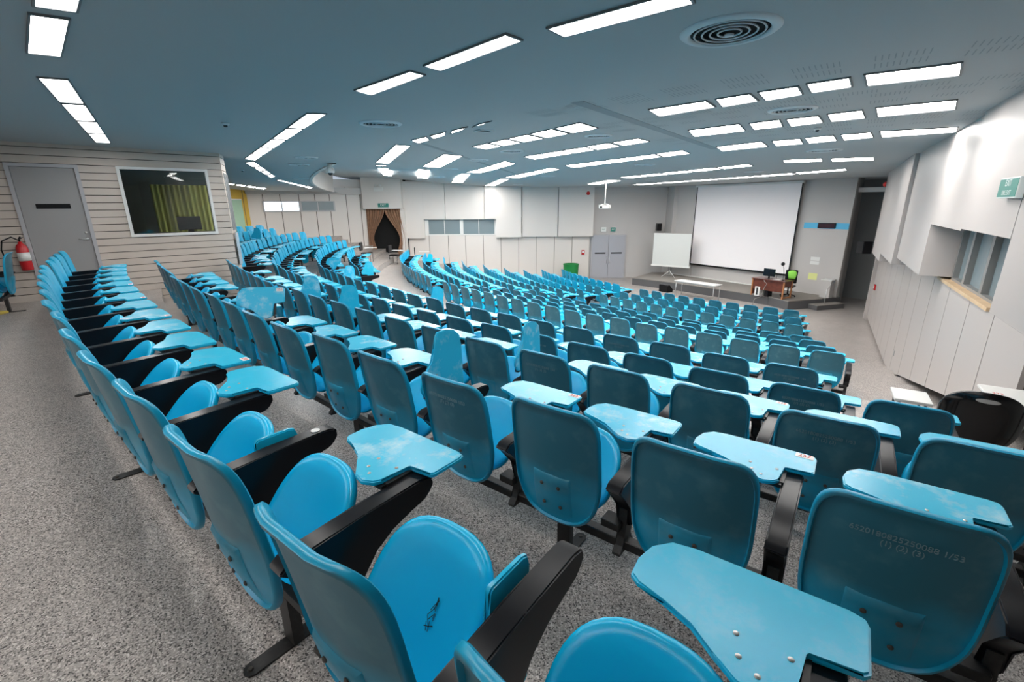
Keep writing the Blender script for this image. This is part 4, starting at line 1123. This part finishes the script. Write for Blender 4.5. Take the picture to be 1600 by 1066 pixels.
mo = empty('desktop_monitor', ondesk(-.18, .02), rzd, 'black flat computer monitor standing on the teacher desk', 'monitor')
box('monitor_screen', -.25, .25, -.02, .02, .10, .42, M['lcd'], mo, bevel=.006)
box('monitor_stand', -.03, .03, .0, .04, .0, .14, M['black'], mo); box('monitor_base', -.12, .12, -.09, .09, 0, .012, M['black'], mo)
kb = tag(box('paper_stack', -.13, .13, -.09, .09, 0, .012, M['whiteplain'], None, T=Matrix.Translation(ondesk(.22, .0)) @ Matrix.Rotation(rzd, 4, 'Z')), 'white paper stack on the desk right of the monitor', 'paper')
mc = empty('gooseneck_microphone', ondesk(.46, -.02), rzd, 'black microphone with round foam head on the right of the desk', 'microphone')
bm = bmesh.new(); add_lathe(bm, [(0, 0), (.06, 0), (.055, .02), (0, .025)], n=20); finish('mic_base', bm, M['black'], mc, smooth=True)
bm = bmesh.new(); add_tube(bm, [(0, 0, .02), (.0, .0, .3), (-.03, -.02, .52), (-.06, -.04, .62)], .009); finish('mic_stem', bm, M['black'], mc, smooth=True)
bm = bmesh.new(); bmesh.ops.create_uvsphere(bm, u_segments=16, v_segments=10, radius=.075); bmesh.ops.translate(bm, vec=(-.07, -.05, .68), verts=bm.verts); finish('foam_head', bm, M['black'], mc, smooth=True)
dl = empty('desk_lamp_arm', ondesk(.10, .10), rzd, 'thin dark bent stalk between monitor and green jacket on the desk', 'desk lamp')
bm = bmesh.new(); add_tube(bm, [(0, 0, 0), (.02, 0, .18), (.05, 0, .23), (.22, 0, .24)], .008); finish('stalk', bm, M['black'], dl, smooth=True)
pc = empty('computer_tower', TD @ Vector((-.36, -.10, 0)), rzd, 'white computer tower with dark front under the left of the desk', 'computer')
box('case', -.17, .05, -.2, .2, .0, .40, M['whiteplain'], pc, bevel=.006); box('front_panel', -.10, -.02, -.205, -.20, .04, .36, M['darkmetal'], pc)
p2 = tag(box('black_case', -.08, .08, -.16, .16, 0, .38, M['black'], None, T=Matrix.Translation(TD @ Vector((-.08, -.02, 0))) @ Matrix.Rotation(rzd, 4, 'Z'), bevel=.006), 'black computer case beside the white tower under the desk', 'computer')
bm = bmesh.new(); add_tube(bm, [TD @ Vector(v) for v in ((-.18, -.3, .74), (-.12, -.36, .66), (.02, -.37, .58), (-.06, -.38, .45), (-.12, -.37, .2), (-.12, -.42, .03), (-.05, -.75, .02), (-.02, -1.05, .01), (-.02, -1.12, -.15), (-.03, -1.15, -.34))], .012, 6)
tag(finish('power_cable', bm, M['cable'], smooth=True), 'grey cable running from the desk over the stage edge', 'cable')
# swivel chair with the lime jacket
t = empty('swivel_chair', TD @ Vector((.42, .55, 0)), rzd + .3, 'black five-star swivel chair behind the teacher desk', 'chair')
box('seat', -.24, .24, -.22, .24, .42, .50, M['black'], t, bevel=.03)
bm = bmesh.new(); add_box(bm, -.23, .23, .22, .28, .55, 1.12); bmesh.ops.bevel(bm, geom=bm.edges[:], offset=.025, segments=3, affect='EDGES'); finish('backrest', bm, M['black'], t, angle=40)
bm = bmesh.new(); add_tube(bm, [(0, 0, .09), (0, 0, .43)], .028); add_tube(bm, [(0, .20, .46), (0, .27, .50), (0, .27, .62)], .02); finish('column', bm, M['black'], t, smooth=True)
for k in range(5):
    a = 2 * PI * k / 5 + .3; bm = bmesh.new(); add_tube(bm, [(0, 0, .11), (.28 * math.cos(a), .28 * math.sin(a), .075)], [.026, .016]); f = finish('base_arm', bm, M['black'], t, smooth=True)
    bm = bmesh.new(); add_lathe(bm, [(0, -.012), (.025, -.012), (.03, 0), (.025, .012), (0, .012)], n=14, T=Matrix.Translation((.29 * math.cos(a), .29 * math.sin(a), .031)) @ Matrix.Rotation(PI / 2, 4, 'X')); finish('caster', bm, M['black'], f, smooth=True)
jt = Matrix.Translation(TD @ Vector((.40, .74, 0))) @ Matrix.Rotation(rzd + .3, 4, 'Z')
bm = bmesh.new()
prof = [(.74, .12, .035), (.82, .14, .05), (.92, .155, .06), (1.01, .165, .06), (1.07, .13, .05), (1.10, .06, .035)]
rings = []
for z, hx, hy in prof:
    rings.append([bm.verts.new(jt @ Vector((hx * math.cos(2 * PI * k / 20) * (1 + .06 * math.sin(3 * k + z * 9)), hy * math.sin(2 * PI * k / 20), z))) for k in range(20)])
for a, b in zip(rings, rings[1:]):
    for k in range(20): bm.faces.new((a[k], a[(k + 1) % 20], b[(k + 1) % 20], b[k]))
bm.faces.new(rings[0][::-1]); bm.faces.new(rings[-1])
tag(finish('lime_jacket', bm, M['lime'], smooth=True), 'lime green jacket hung over the swivel chair behind the desk', 'jacket')
# grey cabinet at the right end of the stage with a rail
t = empty('grey_cabinet', TSn @ Vector((.25, .36, STZ)), math.atan2(-SD[1], -SD[0]), 'small light grey cabinet at the right end of the stage', 'cabinet')
box('case', -.19, .19, -.18, .18, 0, .72, M['wallG'], t, bevel=.01); box('top_lid', -.21, .21, -.20, .20, .72, .76, M['whiteplain'], t, bevel=.006)
bm = bmesh.new(); add_tube(bm, [TSn @ Vector(v) for v in ((.02, .9, -2.65), (.02, .9, -1.9), (.02, .3, -1.55))], .016); tag(finish('hand_rail', bm, M['alu'], smooth=True), 'thin metal handrail beside the stage steps', 'handrail')

# things on the pillar
t = empty('digital_clock', TSn @ Vector((.82, .078, .52)), math.atan2(-SD[1], -SD[0]), 'dark red digital wall clock on the blue band beside the screen', 'clock')
box('clock_case', -.34, .34, 0, .06, 0, .22, M['black'], t, bevel=.008); box('clock_display', -.30, .30, .058, .063, .035, .185, M['clockred'], t)
tag(sb('white_notice', .88, 1.24, .061, .067, -.86, -.70, M['whiteplain']), 'white paper notice, upper of the two white sheets on the pillar', 'notice')
tag(sb('white_notice', .88, 1.24, .061, .067, -1.02, -.88, M['whiteplain']), 'white paper notice, lower of the two white sheets on the pillar', 'notice')
tag(sb('yellow_notice', .86, 1.22, .061, .067, -1.68, -1.40, M['paleyellow']), 'pale yellow sheet taped low on the pillar beside the screen', 'notice')

# loudspeakers
def speaker(loc, rz, lb, w=.28, h=.42, d=.26):
    t = empty('wall_speaker', loc, rz, lb, 'speaker', 'black wall loudspeakers')
    box('cabinet', -w / 2, w / 2, 0, d, -h / 2, h / 2, M['black'], t, bevel=.012); box('speaker_grille', -w / 2 + .02, w / 2 - .02, d, d + .008, -h / 2 + .02, h / 2 - .02, M['black'], t)
    bm = bmesh.new(); add_tube(bm, [(0, 0, 0), (0, -.14, 0)], .018); finish('bracket', bm, M['blacksteel'], t, smooth=True)
speaker((8.55, FY - .20, .28), PI, 'black loudspeaker on the grey wall left of the tripod screen')
speaker(TR @ Vector((11.75, .42, .02)), math.atan2(RD[1], RD[0]) - PI * .0 + .5, 'black loudspeaker on a bracket at the far end of the right wall', .36, .42, .3)

# hanging projector
px_, py_ = 4.43, 22.6; pz = ceil_z(px_, py_)
t = empty('ceiling_projector', (px_, py_, pz), R(-35), 'white projector hanging on a pole from the ceiling before the far doors', 'projector')
bm = bmesh.new(); add_tube(bm, [(0, 0, 0), (0, 0, -.95)], .025); add_lathe(bm, [(0, 0), (.09, 0), (.09, -.02), (0, -.02)], n=20); finish('drop_pole', bm, M['whiteplain'], t, smooth=True)
box('projector_body', -.24, .24, -.17, .17, -1.14, -1.00, M['whiteplain'], t, bevel=.02)
bm = bmesh.new(); add_tube(bm, [(-.1, -.17, -1.07), (-.1, -.21, -1.07)], .05, 16); finish('lens', bm, M['blackgloss'], t, smooth=True)
bm = bmesh.new()
for a in (35, 145, 215, 325): add_tube(bm, [(0, 0, -.93), (.34 * math.cos(R(a)), .20 * math.sin(R(a)), -.99)], .010)
finish('mount_arms', bm, M['alu'], t, smooth=True)

# far wall details
t = empty('waste_bin', (3.42, 26.55, -2.68), 0, 'green waste bin standing against the far wall by the double doors', 'bin')
bm = bmesh.new(); add_lathe(bm, [(0, .0), (.40, .0), (.44, .95), (.46, .96), (.46, 1.0), (.42, 1.0), (.38, .05), (0, .05)], n=28); finish('bin_body', bm, M['greenbin'], t, angle=30)
def sign_box(loc, rz, w, h, lines, lb, size, face='signgreen', ink='signwhite', name='exit_sign'):
    t = empty(name, loc, rz, lb, 'sign')
    box('sign_case', -w / 2, w / 2, -.05, 0, -h / 2, h / 2, M['signwhite'], t, bevel=.004)
    box('sign_face', -w / 2 + .012, w / 2 - .012, -.0525, -.049, -h / 2 + .012, h / 2 - .012, M[face], t)
    T0 = Matrix.Translation((0, -.0535, 0)) @ Matrix.Rotation(PI / 2, 4, 'X')
    for i, (tx, dz, sz) in enumerate(lines):
        text_mesh('sign_text', tx, sz, M[ink], t, Matrix.Translation((0, 0, dz)) @ T0)
    return t
sign_box((-7.15, 26.94, 1.62), 0, .62, .24, [('EXIT', 0, .15)], 'green exit sign above the curtained doorway', .15)
sign_box((5.42, FY - .03, .16), 0, .30, .26, [('EXIT', 0, .09)], 'left of the two exit signs above the double doors', .1, 'signwhite', 'signgreen')
sign_box((5.98, FY - .03, .16), 0, .30, .26, [('EXIT', 0, .09)], 'right of the two exit signs above the double doors', .1)
t = sign_box(TR @ Vector((-2.80, .52, 1.67)), math.atan2(RD[1], RD[0]) + PI, .56, .185, [('EXIT', .042, .085), ('FIRE EXIT', -.045, .062)], 'green exit sign with white letters high on the right wall', .1)
# emergency light over the curtain
t = empty('emergency_light', (-7.35, 26.94, 2.52), 0, 'white twin-head emergency light high above the curtained doorway', 'emergency light')
box('battery_box', -.24, .24, -.10, 0, -.16, .06, M['whiteplain'], t, bevel=.01)
for sx in (-.12, .12):
    bm = bmesh.new(); add_lathe(bm, [(0, 0), (.05, 0), (.07, .07), (.06, .075), (0, .075)], n=18, T=Matrix.Translation((sx, -.05, .13)) @ Matrix.Rotation(R(70), 4, 'X')); finish('lamp_head', bm, M['whiteplain'], t, smooth=True)
def bell(T, lb, r=.09):
    t = empty('fire_alarm_bell', T.to_translation(), 0, lb, 'fire alarm'); T0 = Matrix.Translation(-T.to_translation()) @ T
    bm = bmesh.new(); add_lathe(bm, [(r, 0), (r, .02), (r * .85, .05), (r * .4, .07), (0, .075)], n=24, T=T0); finish('gong', bm, M['redlight'], t, smooth=True)
    bm = bmesh.new(); add_lathe(bm, [(r * 1.15, -.004), (r * 1.15, .004), (r * .9, .006)], n=24, T=T0); finish('back_plate', bm, M['red'], t, smooth=True)
bell(Matrix.Translation((4.38, FY - .43, 2.18)) @ Matrix.Rotation(PI / 2, 4, 'X'), 'round red fire alarm bell high on the far wall panel')
bell(TR @ Matrix.Translation((11.0, .38, 2.12)) @ Matrix.Rotation(-PI / 2, 4, 'X'), 'red fire alarm bell high at the far end of the right wall', .075)
t = empty('fire_call_point', (4.25, FY - .08, -1.15), 0, 'small red call point on the far wall left of the double doors', 'call point')
box('case', -.09, .09, -.05, 0, -.13, .13, M['red'], t, bevel=.006); box('glass_plate', -.06, .06, -.054, -.049, -.03, .09, M['signwhite'], t)
t = empty('fire_call_point', TR @ Vector((11.6, .01, -1.35)), math.atan2(RD[1], RD[0]) + PI, 'small red call point low on the right wall', 'call point')
box('case', -.10, .10, -.05, 0, -.10, .10, M['red'], t, bevel=.006); box('glass_plate', -.05, .05, -.054, -.049, -.05, .05, M['signwhite'], t)
tag(rb('wall_socket', 5.0, 5.1, .0, .012, -2.08, -1.94, M['alu']), 'small metal socket plate low on the right wall panel', 'socket')

# the brown curtains in the doorway
def drape(name, side, lb):
    x0, x1 = (-8.25, -7.2) if side < 0 else (-6.08, -7.2)
    bm = bmesh.new(); N1, N2 = 46, 16; grid = []
    for j in range(N2 + 1):
        v = j / N2; z = 1.44 - v * 2.72
        # inner edge sweeps out to the tie-back and falls straight below it
        inner = x1 + (x0 - x1) * (.70 * sm(v / .62)) if v < .62 else x1 + (x0 - x1) * (.70 - .22 * sm((v - .62) / .38))
        pinch = .05 + .05 * (1 - abs(v - .62) / .62)
        row = []
        for i in range(N1 + 1):
            u = i / N1; x = x0 + (inner - x0) * u; y = 27.25 + .05 * math.sin(u * 44) * (1.1 - .5 * sm(v)) + .02 * math.sin(u * 17 + v * 3)
            row.append(bm.verts.new((x, y, z)))
        grid.append(row)
    for a, b in zip(grid, grid[1:]):
        for i in range(N1): bm.faces.new((a[i], a[i + 1], b[i + 1], b[i]))
    o = finish(name, bm, M['brown'], smooth=True)
    md = o.modifiers.new('thick', 'SOLIDIFY'); md.thickness = .012
    tag(o, lb, 'curtain', 'brown curtains in the doorway')
drape('doorway_curtain', -1, 'left brown curtain tied back in the dark doorway')
drape('doorway_curtain', 1, 'right brown curtain tied back in the dark doorway')

# fire extinguisher on the booth wall
t = empty('fire_extinguisher', TB @ Vector((.02, .10, .55)), 0, 'red fire extinguisher with white label on the booth wall left of the door', 'fire extinguisher')
bm = bmesh.new(); add_lathe(bm, [(0, 0), (.07, 0), (.078, .02), (.078, .36), (.06, .42), (.03, .45), (.025, .48), (0, .48)], n=24); finish('cylinder', bm, M['red'], t, smooth=True)
bm = bmesh.new(); add_lathe(bm, [(.0795, .16), (.0795, .30)], n=24); o = finish('paper_label', bm, M['whiteplain'], t, smooth=True)
bm = bmesh.new(); add_tube(bm, [(0, 0, .47), (0, 0, .53), (.03, .0, .56)], .012); add_tube(bm, [(-.02, 0, .51), (.09, -.02, .55)], .007); finish('valve', bm, M['black'], t, smooth=True)
bm = bmesh.new(); add_tube(bm, [(-.01, 0, .50), (-.07, -.05, .56), (-.17, -.12, .50), (-.20, -.14, .36), (-.19, -.13, .18), (-.15, -.11, .06)], .011); finish('hose', bm, M['black'], t, smooth=True)

# loose bench by the booth wall, far left
for k in range(2):
    fx, fy = -.80, -.60
    make_chair(-7.78 - k * .36, 7.20 - k * .48, 0, math.atan2(-fx, fy), 1, 'open' if k else 'down', True, None, ('blue tablet chair by the booth wall beside the extinguisher' if k == 0 else 'blue tablet chair at the far left edge, left of the extinguisher'), 'loose chairs by the booth wall')
t = tag(box('yellow_cloth', -8.1, -7.85, 6.85, 7.05, .001, .04, M['yellowthing'], bevel=.01), 'yellow cloth lying under the loose chair at the far left', 'cloth')

# black-shell chairs and white tablet tables by the right wall and at the row ends
def black_chair(x, y, z, rz, lb, big=True):
    t = empty('black_shell_chair', (x, y, z), rz, lb, 'chair')
    def srf(off, s):
        out = []
        for k in range(36):
            a = 2 * PI * k / 36; X_ = .27 * s * se(a, 2.4); Z_ = .60 + .27 * s * math.copysign(abs(math.sin(a)) ** (2 / 2.4), math.sin(a)); out.append(Vector((X_, .02 - .15 * (1 - (X_ / .29) ** 2) + off - .10 * (Z_ - .6), Z_)))
        return out
    bm = bmesh.new(); rg = [[bm.verts.new(v) for v in srf(o_, s_)] for o_, s_ in ((0, .25), (0, .6), (0, .9), (0, 1), (-.02, 1.01), (-.03, .98), (-.025, .6), (-.025, .25))]
    for a, b in zip(rg, rg[1:]):
        for k in range(36):
            if (a is rg[2] or a is rg[5] or a is rg[1]) and False: continue
            bm.faces.new((a[k], a[(k + 1) % 36], b[(k + 1) % 36], b[k]))
    bm.faces.new(rg[0]); bm.faces.new(rg[-1][::-1]); sh = finish('shell_back', bm, M['blackgloss'], t, smooth=True)
    Th = Matrix.Translation((0, -.178, .80)) @ Matrix.Rotation(PI / 2, 4, 'X')
    bm = bmesh.new(); pts = [(.075 * math.cos(2 * PI * k / 20), .018 * math.sin(2 * PI * k / 20)) for k in range(20)]; add_prism(bm, pts, lambda a, b: Th @ Vector((a, b, -.004)), lambda a, b: Th @ Vector((a, b, .004))); finish('grip_slot', bm, M['wallG'], sh)
    box('seat', -.22, .22, -.05, .38, .40, .44, M['black'], t, bevel=.015)
    for sx in (-1, 1):
        for sy, yy in ((0, -.10), (1, .36)):
            bm = bmesh.new(); add_tube(bm, [(sx * .18, yy * .6 + .05, .41), (sx * .23, yy, 0)], .011); finish('leg', bm, M['blacksteel'], t, smooth=True)
    return t
black_chair(4.02, 3.62, -.83, R(-38), 'glossy black shell chair with grip slot by the right wall')
def white_tab(x, y, z, rz, lb, w=.60, d=.42):
    t = empty('white_side_table', (x, y, z), rz, lb, 'table', 'white tables by the right wall')
    box('tabletop', -w / 2, w / 2, -d / 2, d / 2, .70, .725, M['whiteplain'], t, bevel=.004)
    for sx in (-1, 1):
        for sy in (-1, 1):
            bm = bmesh.new(); add_tube(bm, [(sx * (w / 2 - .04), sy * (d / 2 - .04), .70), (sx * (w / 2 - .02), sy * (d / 2 - .03), 0)], .011); finish('leg', bm, M['blacksteel'], t, smooth=True)
    return t
t = white_tab(4.42, 3.66, -.83, R(57), 'white table with faint red number beside the black chair at the right wall', .66, .46)
text_mesh('red_number', '273', .05, M['redink'], t, Matrix.Translation((.10, .14, .7258)) @ Matrix.Rotation(R(-90), 4, 'Z'))
white_tab(3.56, 3.80, -.83, R(57), 'small white table left of the black chair near the right wall', .32, .26)
for k, (x, y, z, rz, lb) in enumerate(((-7.0, 22.6, -1.04, -90, 'small black chair at the far end of the fifth row near the curtain'), (-6.0, 24.0, -1.30, -100, 'small black chair just left of the brown curtains'), (-5.1, 25.9, -1.56, -80, 'small black chair just right of the brown curtains'))):
    t = empty('black_office_chair', (x, y, z), R(rz), lb, 'chair')
    box('seat', -.24, .24, -.22, .24, .42, .47, M['black'], t, bevel=.02); bm = bmesh.new(); add_box(bm, -.22, .22, -.27, -.22, .55, .95); bmesh.ops.bevel(bm, geom=bm.edges[:], offset=.02, segments=2, affect='EDGES'); finish('backrest', bm, M['black'], t, angle=40)
    for sx in (-.22, .22):
        for sy in (-.2, .22):
            bm = bmesh.new(); add_tube(bm, [(sx, sy, .42), (sx, sy, 0)], .012); finish('leg', bm, M['blacksteel'], t, smooth=True)
    box('tablet', .10, .34, .0, .55, .70, .72, M['whiteplain'], t)
